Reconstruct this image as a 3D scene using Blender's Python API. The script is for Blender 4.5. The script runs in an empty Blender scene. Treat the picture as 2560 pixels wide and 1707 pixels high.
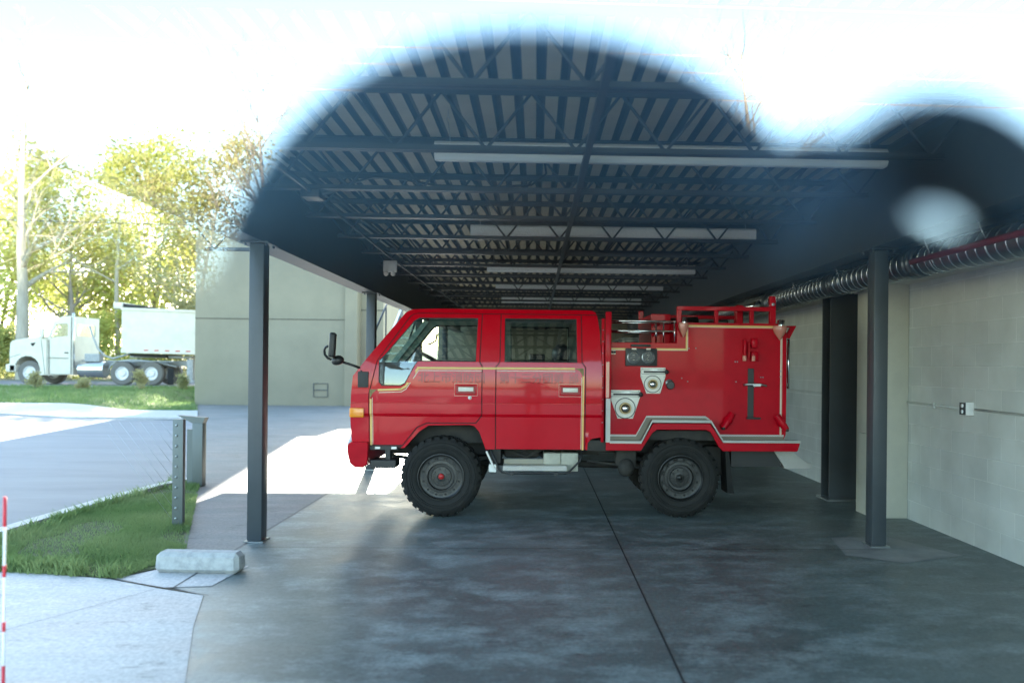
import bpy, bmesh, math, random
from mathutils import Vector, Matrix
from mathutils.geometry import tessellate_polygon
random.seed(11)
R = math.radians
scene = bpy.context.scene
COL = scene.collection
PI = math.pi

# ------------------------------------------------------------------ helpers
def tag(o, label=None, cat=None, group=None, kind=None):
    if label: o['label'] = label
    if cat: o['category'] = cat
    if group: o['group'] = group
    if kind: o['kind'] = kind
    return o

def empty(name, loc=(0, 0, 0), rz=0.0):
    o = bpy.data.objects.new(name, None)
    o.empty_display_size = 0.1
    o.location = loc
    o.rotation_euler = (0, 0, rz)
    COL.objects.link(o)
    return o

def copy_tree(o, parent=None):
    c = o.copy()
    COL.objects.link(c)
    c.parent = parent
    for ch in list(o.children):
        copy_tree(ch, c)
    return c

class MB:
    """collects shapes into one mesh object"""
    def __init__(s):
        s.bm = bmesh.new()

    def face(s, pts):
        vs = [s.bm.verts.new(p) for p in pts]
        return s.bm.faces.new(vs)

    def hexa(s, P):
        v = [s.bm.verts.new(p) for p in P]
        for f in ((0, 3, 2, 1), (4, 5, 6, 7), (0, 1, 5, 4), (1, 2, 6, 5), (2, 3, 7, 6), (3, 0, 4, 7)):
            s.bm.faces.new([v[i] for i in f])
        return v

    def box(s, x0, x1, y0, y1, z0, z1):
        s.hexa([(x0, y0, z0), (x1, y0, z0), (x1, y1, z0), (x0, y1, z0), (x0, y0, z1), (x1, y0, z1), (x1, y1, z1), (x0, y1, z1)])
        return s

    def rbox(s, x0, x1, y0, y1, z0, z1, b=0.01, seg=2):
        v = s.hexa([(x0, y0, z0), (x1, y0, z0), (x1, y1, z0), (x0, y1, z0), (x0, y0, z1), (x1, y0, z1), (x1, y1, z1), (x0, y1, z1)])
        es = list({e for w in v for e in w.link_edges})
        bmesh.ops.bevel(s.bm, geom=es, offset=b, segments=seg, affect='EDGES', profile=0.5)
        return s

    def bar(s, p, q, w, h=None, up=(0, 0, 1)):
        h = h or w
        p, q = Vector(p), Vector(q)
        d = (q - p).normalized()
        u = Vector(up)
        if abs(d.dot(u)) > 0.98:
            u = Vector((0, 1, 0))
        a = d.cross(u).normalized() * (w / 2)
        b = a.cross(d).normalized() * (h / 2)
        s.hexa([p - a - b, p + a - b, p + a + b, p - a + b, q - a - b, q + a - b, q + a + b, q - a + b])
        return s

    def tube(s, pts, r, n=8, closed=False, cap=True):
        pts = [Vector(p) for p in pts]
        N = len(pts)
        rr = r if isinstance(r, (list, tuple)) else [r] * N
        rings = []
        prev = None
        for i, p in enumerate(pts):
            if closed:
                t = (pts[(i + 1) % N] - pts[i - 1]).normalized()
            else:
                t = (pts[min(i + 1, N - 1)] - pts[max(i - 1, 0)]).normalized()
            if prev is None:
                u = Vector((0, 0, 1)) if abs(t.z) < 0.9 else Vector((1, 0, 0))
                a = t.cross(u).normalized()
            else:
                a = (prev - t * prev.dot(t))
                a = a.normalized() if a.length > 1e-6 else t.orthogonal().normalized()
            prev = a
            b = t.cross(a)
            rings.append([s.bm.verts.new(p + (a * math.cos(k * 2 * PI / n) + b * math.sin(k * 2 * PI / n)) * rr[i]) for k in range(n)])
        M = N if closed else N - 1
        for i in range(M):
            A, B = rings[i], rings[(i + 1) % N]
            for k in range(n):
                s.bm.faces.new((A[k], A[(k + 1) % n], B[(k + 1) % n], B[k])).smooth = True
        if cap and not closed:
            s.bm.faces.new(rings[0][::-1])
            s.bm.faces.new(rings[-1])
        return s

    def prism(s, outer, y0, y1, holes=(), back=True):
        """polygon in (x, z), extruded in y"""
        loops = [list(outer)] + [list(h) for h in holes]
        tri = tessellate_polygon([[Vector((p[0], p[1], 0)) for p in l] for l in loops])
        flat = [p for l in loops for p in l]
        V0 = [s.bm.verts.new((p[0], y0, p[1])) for p in flat]
        V1 = [s.bm.verts.new((p[0], y1, p[1])) for p in flat]
        for t in tri:
            try:
                s.bm.faces.new([V0[i] for i in t])
                if back:
                    s.bm.faces.new([V1[i] for i in reversed(t)])
            except ValueError:
                pass
        k = 0
        for l in loops:
            n = len(l)
            for i in range(n):
                s.bm.faces.new((V0[k + i], V0[k + (i + 1) % n], V1[k + (i + 1) % n], V1[k + i]))
            k += n
        return s

    def lathe(s, prof, c=(0, 0, 0), axis='y', n=48, smooth=True, closed=False, cap=False):
        """prof: (radius, along-axis)"""
        c = Vector(c)
        rings = []
        for (r, t) in prof:
            ring = []
            for k in range(n):
                a = 2 * PI * k / n
                if axis == 'y':
                    p = Vector((r * math.cos(a), t, r * math.sin(a)))
                elif axis == 'x':
                    p = Vector((t, r * math.cos(a), r * math.sin(a)))
                else:
                    p = Vector((r * math.cos(a), r * math.sin(a), t))
                ring.append(s.bm.verts.new(c + p))
            rings.append(ring)
        M = len(rings) if closed else len(rings) - 1
        for i in range(M):
            A, B = rings[i], rings[(i + 1) % len(rings)]
            for k in range(n):
                f = s.bm.faces.new((A[k], A[(k + 1) % n], B[(k + 1) % n], B[k]))
                f.smooth = smooth
        if cap and not closed:
            for ring, pr in ((rings[0], prof[0]), (rings[-1], prof[-1])):
                if pr[0] > 1e-4:
                    s.bm.faces.new(ring)
        return s

    def sphere(s, c, rx, ry=None, rz=None, u=16, v=10):
        ry = ry or rx
        rz = rz or rx
        m = Matrix.Translation(c) @ Matrix.Diagonal((rx, ry, rz, 1))
        g = bmesh.ops.create_uvsphere(s.bm, u_segments=u, v_segments=v, radius=1, matrix=m)
        for vv in g['verts']:
            for f in vv.link_faces:
                f.smooth = True
        return s

    def slice_z(s, zs):
        for z in zs:
            g = s.bm.verts[:] + s.bm.edges[:] + s.bm.faces[:]
            bmesh.ops.bisect_plane(s.bm, geom=g, plane_co=(0, 0, z), plane_no=(0, 0, 1), dist=1e-5)
        return s

    def deform(s, fn):
        for v in s.bm.verts:
            v.co = fn(v.co)
        return s

    def build(s, name, mat, parent=None, smooth=None, bevel=0.0, loc=None):
        bmesh.ops.remove_doubles(s.bm, verts=s.bm.verts, dist=2e-5)
        bmesh.ops.recalc_face_normals(s.bm, faces=s.bm.faces)
        me = bpy.data.meshes.new(name)
        s.bm.to_mesh(me)
        s.bm.free()
        me.materials.append(mat)
        if smooth:
            for p in me.polygons:
                p.use_smooth = True
            me.set_sharp_from_angle(angle=R(smooth))
        o = bpy.data.objects.new(name, me)
        COL.objects.link(o)
        o.parent = parent
        if loc:
            o.location = loc
        if bevel:
            m = o.modifiers.new('bevel', 'BEVEL')
            m.width = bevel
            m.segments = 2
            m.limit_method = 'ANGLE'
            m.angle_limit = R(40)
        return o

# ------------------------------------------------------------------ materials
def mat(name, color, rough=0.5, metal=0.0, spec=0.5, coat=0.0, noise=None, bump=None, emit=None):
    """noise=(scale, second colour, lo, hi[, stretch]); bump=(scale, strength)"""
    m = bpy.data.materials.new(name)
    m.use_nodes = True
    nt = m.node_tree
    b = nt.nodes['Principled BSDF']
    b.inputs['Base Color'].default_value = (*color, 1)
    b.inputs['Roughness'].default_value = rough
    b.inputs['Metallic'].default_value = metal
    b.inputs['Specular IOR Level'].default_value = spec
    if coat:
        b.inputs['Coat Weight'].default_value = coat
        b.inputs['Coat Roughness'].default_value = 0.04
    if noise or bump:
        tc = nt.nodes.new('ShaderNodeTexCoord')
    if noise:
        mp = nt.nodes.new('ShaderNodeMapping')
        st = noise[4] if len(noise) > 4 else (1, 1, 1)
        mp.inputs['Scale'].default_value = st
        nt.links.new(tc.outputs['Object'], mp.inputs['Vector'])
        n = nt.nodes.new('ShaderNodeTexNoise')
        n.inputs['Scale'].default_value = noise[0]
        n.inputs['Detail'].default_value = 8
        n.inputs['Roughness'].default_value = 0.65
        nt.links.new(mp.outputs[0], n.inputs['Vector'])
        r = nt.nodes.new('ShaderNodeValToRGB')
        r.color_ramp.elements[0].position = noise[2]
        r.color_ramp.elements[1].position = noise[3]
        r.color_ramp.elements[0].color = (*color, 1)
        r.color_ramp.elements[1].color = (*noise[1], 1)
        nt.links.new(n.outputs['Fac'], r.inputs['Fac'])
        nt.links.new(r.outputs['Color'], b.inputs['Base Color'])
    if bump:
        n2 = nt.nodes.new('ShaderNodeTexNoise')
        n2.inputs['Scale'].default_value = bump[0]
        n2.inputs['Detail'].default_value = 6
        nt.links.new(tc.outputs['Object'], n2.inputs['Vector'])
        bp = nt.nodes.new('ShaderNodeBump')
        bp.inputs['Strength'].default_value = bump[1]
        bp.inputs['Distance'].default_value = 0.01
        nt.links.new(n2.outputs['Fac'], bp.inputs['Height'])
        nt.links.new(bp.outputs['Normal'], b.inputs['Normal'])
    if emit:
        b.inputs['Emission Color'].default_value = (*emit[0], 1)
        b.inputs['Emission Strength'].default_value = emit[1]
    return m

def glass_mat(name, tint=(1, 1, 1), refl=0.1, rough=0.0, gl=(1, 1, 1)):
    m = bpy.data.materials.new(name)
    m.use_nodes = True
    nt = m.node_tree
    nt.nodes.clear()
    out = nt.nodes.new('ShaderNodeOutputMaterial')
    mix = nt.nodes.new('ShaderNodeMixShader')
    t = nt.nodes.new('ShaderNodeBsdfTransparent')
    t.inputs['Color'].default_value = (*tint, 1)
    g = nt.nodes.new('ShaderNodeBsdfGlossy')
    g.inputs['Roughness'].default_value = rough
    g.inputs['Color'].default_value = (*gl, 1)
    mix.inputs['Fac'].default_value = refl
    nt.links.new(t.outputs[0], mix.inputs[1])
    nt.links.new(g.outputs[0], mix.inputs[2])
    nt.links.new(mix.outputs[0], out.inputs[0])
    return m

def leaf_mat(name, c1, c2, trans=0.55):
    m = bpy.data.materials.new(name)
    m.use_nodes = True
    nt = m.node_tree
    nt.nodes.clear()
    out = nt.nodes.new('ShaderNodeOutputMaterial')
    tc = nt.nodes.new('ShaderNodeTexCoord')
    n = nt.nodes.new('ShaderNodeTexNoise')
    n.inputs['Scale'].default_value = 0.9
    n.inputs['Detail'].default_value = 5
    nt.links.new(tc.outputs['Object'], n.inputs['Vector'])
    r = nt.nodes.new('ShaderNodeValToRGB')
    r.color_ramp.elements[0].position = 0.35
    r.color_ramp.elements[1].position = 0.65
    r.color_ramp.elements[0].color = (*c1, 1)
    r.color_ramp.elements[1].color = (*c2, 1)
    nt.links.new(n.outputs['Fac'], r.inputs['Fac'])
    d = nt.nodes.new('ShaderNodeBsdfDiffuse')
    t = nt.nodes.new('ShaderNodeBsdfTranslucent')
    mix = nt.nodes.new('ShaderNodeMixShader')
    mix.inputs['Fac'].default_value = trans
    nt.links.new(r.outputs['Color'], d.inputs['Color'])
    nt.links.new(r.outputs['Color'], t.inputs['Color'])
    nt.links.new(d.outputs[0], mix.inputs[1])
    nt.links.new(t.outputs[0], mix.inputs[2])
    nt.links.new(mix.outputs[0], out.inputs[0])
    return m

def block_mat(name, color, mortar, ydir=True):
    """painted concrete blocks on a wall that runs along y (or x)"""
    m = mat(name, color, 0.65, bump=None)
    nt = m.node_tree
    b = nt.nodes['Principled BSDF']
    tc = nt.nodes.new('ShaderNodeTexCoord')
    sp = nt.nodes.new('ShaderNodeSeparateXYZ')
    cb = nt.nodes.new('ShaderNodeCombineXYZ')
    nt.links.new(tc.outputs['Object'], sp.inputs[0])
    nt.links.new(sp.outputs['Y' if ydir else 'X'], cb.inputs['X'])
    nt.links.new(sp.outputs['Z'], cb.inputs['Y'])
    br = nt.nodes.new('ShaderNodeTexBrick')
    br.inputs['Color1'].default_value = (*color, 1)
    br.inputs['Color2'].default_value = (color[0] * .93, color[1] * .94, color[2] * .95, 1)
    br.inputs['Mortar'].default_value = (*mortar, 1)
    br.inputs['Scale'].default_value = 1.0
    br.inputs['Mortar Size'].default_value = 0.006
    br.inputs['Mortar Smooth'].default_value = 0.4
    br.inputs['Brick Width'].default_value = 0.4
    br.inputs['Row Height'].default_value = 0.2
    nt.links.new(cb.outputs[0], br.inputs['Vector'])
    n = nt.nodes.new('ShaderNodeTexNoise')
    n.inputs['Scale'].default_value = 3
    n.inputs['Detail'].default_value = 9
    nt.links.new(tc.outputs['Object'], n.inputs['Vector'])
    mx = nt.nodes.new('ShaderNodeMix')
    mx.data_type = 'RGBA'
    mx.blend_type = 'MULTIPLY'
    mx.inputs['Factor'].default_value = 0.35
    r = nt.nodes.new('ShaderNodeValToRGB')
    r.color_ramp.elements[0].position = 0.3
    r.color_ramp.elements[0].color = (.6, .6, .58, 1)
    r.color_ramp.elements[1].position = 0.6
    nt.links.new(n.outputs['Fac'], r.inputs['Fac'])
    nt.links.new(br.outputs['Color'], mx.inputs['A'])
    nt.links.new(r.outputs['Color'], mx.inputs['B'])
    nt.links.new(mx.outputs['Result'], b.inputs['Base Color'])
    n2 = nt.nodes.new('ShaderNodeTexNoise')
    n2.inputs['Scale'].default_value = 90
    n2.inputs['Detail'].default_value = 4
    nt.links.new(tc.outputs['Object'], n2.inputs['Vector'])
    ma = nt.nodes.new('ShaderNodeMath')
    ma.operation = 'MULTIPLY_ADD'
    ma.inputs[1].default_value = 0.35
    iv = nt.nodes.new('ShaderNodeMath')
    iv.operation = 'SUBTRACT'
    iv.inputs[0].default_value = 1.0
    nt.links.new(br.outputs['Fac'], iv.inputs[1])
    nt.links.new(n2.outputs['Fac'], ma.inputs[0])
    nt.links.new(iv.outputs[0], ma.inputs[2])
    bp = nt.nodes.new('ShaderNodeBump')
    bp.inputs['Strength'].default_value = 0.6
    bp.inputs['Distance'].default_value = 0.006
    nt.links.new(ma.outputs[0], bp.inputs['Height'])
    nt.links.new(bp.outputs['Normal'], b.inputs['Normal'])
    return m

def floor_mat(name, ca, cb_, cc, rlo=0.25, rhi=0.6, sx=0.5, sy=1.6):
    """burnished, stained concrete: broad blotches, streaks across, fine speckle"""
    m = mat(name, ca, 0.4)
    nt = m.node_tree
    b = nt.nodes['Principled BSDF']
    tc = nt.nodes.new('ShaderNodeTexCoord')
    def noise(scale, det, stretch, rough=0.6):
        mp = nt.nodes.new('ShaderNodeMapping')
        mp.inputs['Scale'].default_value = stretch
        nt.links.new(tc.outputs['Object'], mp.inputs['Vector'])
        n = nt.nodes.new('ShaderNodeTexNoise')
        n.inputs['Scale'].default_value = scale
        n.inputs['Detail'].default_value = det
        n.inputs['Roughness'].default_value = rough
        nt.links.new(mp.outputs[0], n.inputs['Vector'])
        return n.outputs['Fac']
    def ramp(sock, lo, hi, c0, c1):
        r = nt.nodes.new('ShaderNodeValToRGB')
        r.color_ramp.elements[0].position = lo
        r.color_ramp.elements[1].position = hi
        r.color_ramp.elements[0].color = (*c0, 1)
        r.color_ramp.elements[1].color = (*c1, 1)
        nt.links.new(sock, r.inputs['Fac'])
        return r.outputs['Color']
    def mix(f, a, c, mode='MIX'):
        x = nt.nodes.new('ShaderNodeMix')
        x.data_type = 'RGBA'
        x.blend_type = mode
        if isinstance(f, float):
            x.inputs['Factor'].default_value = f
        else:
            nt.links.new(f, x.inputs['Factor'])
        nt.links.new(a, x.inputs['A'])
        nt.links.new(c, x.inputs['B'])
        return x.outputs['Result']
    big = ramp(noise(0.55, 6, (1, 1, 1)), 0.36, 0.62, ca, cb_)
    st = noise(2.3, 13, (sx, sy, 1), 0.76)
    stf = ramp(st, 0.465, 0.645, (0, 0, 0), (1, 1, 1))
    light = ramp(noise(4, 4, (1, 1, 1)), 0.3, 0.7, cc, (cc[0] * 1.15, cc[1] * 1.12, cc[2] * 1.1))
    c = mix(stf, big, light)
    hue = ramp(noise(.8, 5, (1, 1.6, 1)), .42, .66, (1, 1, 1), (1.05, .97, .95))
    c = mix(0.9, c, hue, 'MULTIPLY')
    fl = ramp(noise(11, 10, (sx, sy * 1.4, 1), .8), .60, .66, (0, 0, 0), (1, 1, 1))
    c = mix(fl, c, light)
    sp = ramp(noise(38, 8, (1, 1, 1), 0.75), 0.35, 0.62, (.62, .62, .62), (1.12, 1.12, 1.12))
    c = mix(0.75, c, sp, 'MULTIPLY')
    dk = ramp(noise(3.1, 11, (.6, 1.5, 1), 0.76), 0.57, 0.66, (1, 1, 1), (.5, .49, .48))
    c = mix(0.8, c, dk, 'MULTIPLY')
    nt.links.new(c, b.inputs['Base Color'])
    rr = nt.nodes.new('ShaderNodeMapRange')
    rr.inputs['From Min'].default_value = 0.3
    rr.inputs['From Max'].default_value = 0.7
    rr.inputs['To Min'].default_value = rlo
    rr.inputs['To Max'].default_value = rhi
    nt.links.new(st, rr.inputs['Value'])
    nt.links.new(rr.outputs[0], b.inputs['Roughness'])
    bp = nt.nodes.new('ShaderNodeBump')
    bp.inputs['Strength'].default_value = 0.12
    bp.inputs['Distance'].default_value = 0.01
    nt.links.new(noise(30, 8, (1, 1, 1)), bp.inputs['Height'])
    nt.links.new(bp.outputs['Normal'], b.inputs['Normal'])
    return m

def tread_mat(name, color):
    """diamond plate: two wave bumps crossed"""
    m = mat(name, color, 0.38, 0.85)
    nt = m.node_tree
    b = nt.nodes['Principled BSDF']
    tc = nt.nodes.new('ShaderNodeTexCoord')
    hs = []
    for rot in (45, -45):
        mp = nt.nodes.new('ShaderNodeMapping')
        mp.inputs['Rotation'].default_value = (R(35), R(rot), R(rot))
        nt.links.new(tc.outputs['Object'], mp.inputs['Vector'])
        w = nt.nodes.new('ShaderNodeTexWave')
        w.inputs['Scale'].default_value = 22
        nt.links.new(mp.outputs[0], w.inputs['Vector'])
        hs.append(w.outputs['Fac'])
    ma = nt.nodes.new('ShaderNodeMath')
    ma.operation = 'MULTIPLY'
    nt.links.new(hs[0], ma.inputs[0])
    nt.links.new(hs[1], ma.inputs[1])
    bp = nt.nodes.new('ShaderNodeBump')
    bp.inputs['Strength'].default_value = 0.9
    bp.inputs['Distance'].default_value = 0.006
    nt.links.new(ma.outputs[0], bp.inputs['Height'])
    nt.links.new(bp.outputs['Normal'], b.inputs['Normal'])
    return m

M = {}
M['steel'] = mat('painted charcoal steel', (.045, .056, .064), .42, 0, .5, noise=(3, (.056, .068, .076), .35, .7))
M['joist'] = mat('charcoal joist paint', (.032, .040, .047), .5, 0, .5, noise=(5, (.045, .053, .06), .4, .7))
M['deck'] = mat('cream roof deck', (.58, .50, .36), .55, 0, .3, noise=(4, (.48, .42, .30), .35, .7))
M['block'] = block_mat('painted block', (.55, .575, .55), (.64, .665, .64))
M['plaster'] = mat('painted smooth block', (.50, .50, .43), .6, noise=(6, (.45, .45, .39), .35, .7), bump=(60, .15))
M['panelwall'] = mat('tilt-up concrete wall', (.265, .235, .165), .8, noise=(.8, (.225, .20, .14), .35, .7), bump=(40, .2))
M['floor'] = floor_mat('stained concrete floor', (.084, .116, .114), (.145, .182, .174), (.25, .305, .305), .32, .6, .8, 1.25)
M['yard'] = floor_mat('grey broom finished concrete', (.155, .157, .148), (.20, .20, .188), (.23, .23, .215), .7, .9)
M['apron'] = floor_mat('pale broom finished concrete', (.47, .47, .455), (.53, .53, .51), (.57, .57, .555), .7, .9)
M['joint'] = mat('dark joint filler', (.035, .042, .044), .6)
M['kerb'] = mat('kerb concrete', (.48, .47, .45), .85, noise=(9, (.38, .375, .35), .35, .7), bump=(60, .3))
M['asphalt'] = mat('worn asphalt', (.24, .243, .245), .85, noise=(1.1, (.19, .192, .196), .35, .7, (.3, 1.4, 1)), bump=(120, .5))
M['road'] = mat('pale road asphalt', (.16, .16, .16), .85, noise=(1, (.13, .13, .13), .3, .7), bump=(80, .3))
M['soil'] = mat('soil and thatch', (.075, .085, .035), .95, noise=(6, (.05, .075, .02), .35, .65), bump=(40, .8))
M['verge'] = mat('mown verge', (.085, .15, .03), .95, noise=(.9, (.16, .18, .06), .4, .62), bump=(30, .8))
M['blade'] = leaf_mat('grass blade', (.16, .25, .09), (.27, .34, .15), .4)
M['field'] = mat('rough field', (.09, .12, .035), .95, noise=(.2, (.14, .13, .06), .4, .6))
M['white'] = mat('white enamel', (.72, .74, .74), .4, 0, .5, noise=(8, (.66, .68, .68), .4, .7))
M['lamp'] = mat('white lamp housing', (.80, .84, .85), .45)
M['galv'] = mat('galvanised steel', (.46, .49, .50), .32, .85, noise=(14, (.36, .39, .40), .35, .7))
M['chrome'] = mat('bright steel', (.72, .72, .70), .16, 1)
M['redpipe'] = mat('red pipe paint', (.20, .022, .03), .5)
M['conduit'] = mat('conduit', (.09, .10, .105), .4, .4)
M['black'] = mat('satin black', (.014, .015, .016), .45)
M['rubber'] = mat('tyre rubber', (.013, .014, .014), .75, 0, .3, noise=(7, (.024, .024, .022), .4, .7), bump=(60, .25))
M['red'] = mat('fire engine red paint', (.54, .0010, .011), .26, 0, .12, .45, noise=(2.5, (.48, .0008, .010), .35, .7))
M['redmatt'] = mat('weathered red paint', (.47, .0010, .012), .42, 0, .10, .12, noise=(5, (.39, .0008, .010), .4, .7))
M['ghost'] = mat('ghost lettering', (.28, .0010, .006), .32, 0, .15, .4)
M['gold'] = mat('gold stripe', (.72, .50, .16), .45)
M['cream'] = mat('cream line', (.72, .66, .52), .45)
M['brassleaf'] = mat('tarnished gold corner', (.27, .20, .07), .6, noise=(90, (.14, .11, .04), .45, .6))
M['tread'] = tread_mat('diamond tread plate', (.62, .61, .57))
M['treadtop'] = mat('dusty tread plate', (.21, .19, .15), .6, .4)
M['plate'] = mat('off white valve plate', (.72, .71, .64), .4, 0, .5, noise=(20, (.65, .64, .57), .4, .7))
M['amber'] = mat('amber lens', (.85, .28, .01), .2, 0, .5, .5)
M['pink'] = mat('faded lens', (.55, .22, .16), .25, 0, .5, .4)
M['trim'] = mat('grey green cab lining', (.33, .41, .37), .7)
M['darktrim'] = mat('dark cab plastic', (.03, .034, .034), .6)
M['gun'] = mat('grey wheel alloy', (.04, .04, .039), .38, .5)
M['dkalloy'] = mat('black wheel alloy', (.018, .019, .019), .38, .4)
M['capred'] = mat('red hub cap', (.45, .02, .02), .4)
M['dial'] = mat('gauge dial', (.02, .024, .026), .4)
M['chassis'] = mat('chassis dirt', (.030, .030, .029), .75, 0, .3, noise=(7, (.055, .052, .045), .4, .7))
M['battery'] = mat('cream plastic box', (.46, .46, .385), .5, noise=(8, (.36, .36, .30), .4, .7))
M['carglass'] = glass_mat('vehicle glass', (.72, .80, .78), .09)
M['dimglass'] = glass_mat('cab glass', (.66, .74, .72), .07)
M['window'] = glass_mat('window glass', (.97, .985, .98), .52, 0.0, (1.0, 1.0, .98))
M['bark'] = mat('pale bark', (.42, .38, .30), .9, noise=(4, (.30, .27, .21), .35, .65, (1, 1, .25)), bump=(14, .8))
M['bark2'] = mat('brown bark', (.26, .22, .17), .9, noise=(4, (.17, .145, .115), .35, .65, (1, 1, .25)), bump=(14, .8))
M['leafA'] = leaf_mat('fresh leaves', (.36, .39, .12), (.48, .47, .20))
M['leafB'] = leaf_mat('olive leaves', (.38, .36, .17), (.48, .43, .24))
M['leafC'] = leaf_mat('bright leaves', (.40, .46, .11), (.54, .53, .18))
M['leafD'] = leaf_mat('dull leaves', (.28, .30, .13), (.38, .37, .19))
M['wire'] = mat('cable sheath', (.05, .055, .06), .5)
M['stake'] = mat('white stake', (.78, .80, .80), .5)
M['stakered'] = mat('red stake band', (.55, .03, .05), .5)
M['hubwhite'] = mat('white wheel', (.75, .74, .72), .5)
M['dusty'] = mat('dusty tyre', (.16, .15, .13), .85)
M['tank'] = mat('polished tank', (.75, .75, .73), .22, .9)
M['cloth'] = mat('blue jacket', (.05, .12, .19), .9)
M['skin'] = mat('skin', (.32, .20, .15), .55)
M['hair'] = mat('blue knitted hat', (.05, .13, .20), .95)
M['carpaint'] = mat('dark olive car paint', (.02, .026, .026), .3, 0, .5, .5)
M['stairwhite'] = mat('pale galvanised stair', (.62, .66, .68), .4, .3)
M['seam'] = mat('door gap shade', (.05, .001, .004), .6)  # inner skin darkened to stand in for shade in the door gaps
M['footing'] = mat('pale footing concrete', (.30, .32, .315), .6, noise=(3, (.20, .22, .22), .35, .7))
M['duct'] = mat('dull spiral duct', (.17, .185, .195), .34, .8, noise=(14, (.11, .125, .135), .35, .7))
M['flute'] = mat('deck flutes with painted shade', (.045, .055, .062), .6)  # dark colour stands in for shade inside the deck flutes
M['kick'] = mat('dull kick plate', (.24, .23, .19), .45, .4)
M['lorry'] = mat('cream white lorry paint', (.72, .67, .55), .45, 0, .4, noise=(1.5, (.62, .58, .48), .35, .7))
M['railing'] = mat('grey galvanised railing', (.13, .15, .145), .5, .3)
# ------------------------------------------------------------------ terrain
def sm(t):
    t = max(0.0, min(1.0, t))
    return t * t * (3 - 2 * t)

def gh(x, y):
    w = max(sm((-12.7 - x) / 2.2), sm((y - 30.6) / 2.0))
    h = 0.45 * sm((y - 17) / 19) * w
    return h + 2.6 * sm((y - 47) / 30)

def edge_x(y):                      # line where the yard slab meets grass, driveway and verge
    if y < 10.5:
        return -2.9 - (y - 6.6) * 0.385
    return -4.4 - (y - 10.5) * 0.4175

def strip(name, rows, nx, off, m, kind='structure', power=1.0, skirt=0.0):
    """rows: (y, x_left, x_right); a sheet that follows the terrain"""
    b = MB()
    V = []
    for (y, xl, xr) in rows:
        V.append([b.bm.verts.new((xl + (xr - xl) * (1 - (1 - i / nx) ** power), y, gh(xl + (xr - xl) * (1 - (1 - i / nx) ** power), y) + off)) for i in range(nx + 1)])
    if skirt:
        V.insert(0, [b.bm.verts.new(v.co - Vector((0, 0, skirt))) for v in V[0]])
    for j in range(len(V) - 1):
        for i in range(nx):
            b.bm.faces.new((V[j][i], V[j][i + 1], V[j + 1][i + 1], V[j + 1][i]))
    return tag(b.build(name, m, smooth=60), kind=kind)

ys = [-400, -120, -60, -30, -10, 0, 5, 10, 14, 17, 18.5, 20, 22, 24, 26, 28, 30, 31, 32, 33, 34, 36, 38, 42, 46, 50, 54, 58, 62, 68, 76, 90, 140, 250, 500]
xs = [-500, -250, -140, -90, -60, -45, -35, -28, -22, -18, -15.5, -14.5, -13.8, -13.2, -12.6, -10, -6, -3, 0, 4, 10, 25, 60, 140, 300, 500]
b = MB()
V = [[b.bm.verts.new((x, y, gh(x, y) - .03)) for x in xs] for y in ys]
for j in range(len(ys) - 1):
    for i in range(len(xs) - 1):
        b.bm.faces.new((V[j][i], V[j][i + 1], V[j + 1][i + 1], V[j + 1][i]))
tag(b.build('ground', M['field'], smooth=60), kind='structure')

strip('driveway', [(y, -60, -4.86 if y < 10.6 else edge_x(y)) for y in [2, 4, 6, 8, 10, 10.6, 12, 14, 16, 17, 18, 19, 20, 21, 22, 22.4]], 40, -.010, M['asphalt'], power=2.2)
strip('sidewalk', [(22.4, -60, edge_x(22.4)), (22.42, -60, edge_x(22.4))] + [(y, -60, edge_x(y)) for y in (23.2, 24, 25, 25.8)], 40, .035, M['kerb'], power=2.2, skirt=.08)
strip('verge', [(y, -70, edge_x(y)) for y in (25.8, 26.5, 27.5, 28.5, 29.5, 30.2, 31, 32, 33, 34, 35, 35.8)], 50, .012, M['verge'], power=2.2)
strip('road', [(y, -220, 60) for y in (36, 38, 40, 42, 44, 45.6)], 60, .006, M['road'])
strip('road_kerb', [(35.7, -220, 60), (35.72, -220, 60), (36.0, -220, 60)], 60, .06, M['kerb'], skirt=.1)

b = MB()
V = [[b.bm.verts.new((x, y, -.012)) for x in (-70, -30, 0, 30, 70)] for y in (-42, -30, -20, -10, -1.9)]
for j in range(4):
    for i in range(4):
        b.bm.faces.new((V[j][i], V[j][i + 1], V[j + 1][i + 1], V[j + 1][i]))
tag(b.build('street', M['kerb']), kind='structure')

# garage floor, yard slab, apron (sheets a few millimetres apart)
def poly(name, pts, z, m, kind='structure'):
    b = MB()
    b.face([(x, y, z) for x, y in pts])
    bmesh.ops.triangulate(b.bm, faces=b.bm.faces)
    return tag(b.build(name, m), kind=kind)

yard = [(-2.2, 5.43), (-2.5, 5.62), (-2.75, 6.25), (-2.9, 6.6)] + [(edge_x(y), y) for y in (8, 10.5, 14, 20, 26, 30.4)] + [(-2.0, 30.4), (-2.0, 5.3)]
poly('yard_slab', yard, -.004, M['yard'])
poly('garage_floor', [(-2.22, 5.44), (-2.02, 4.8), (-1.70, 3.95), (-1.36, 3.0), (-.9, 1.4), (-.6, .3), (4.4, .3), (4.4, 27), (-2.49, 27), (-2.49, 5.62)], 0.0, M['floor'])
poly('apron', [(-9, -2), (-.3, -2), (-.6, .3), (-.9, 1.4), (-1.36, 3.0), (-1.70, 3.95), (-2.02, 4.8), (-2.22, 5.43), (-2.6, 5.6), (-3.06, 5.84), (-4.0, 6.08), (-9, 7.2)], .004, M['apron'])  # right edge stands in for the reflection's edge along the photographer's outline
poly('apron_corner', [(-2.58, 5.62), (-2.26, 5.66), (-2.2, 6.22), (-2.74, 6.24), (-3.04, 5.86)], .004, M['apron'])
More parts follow.
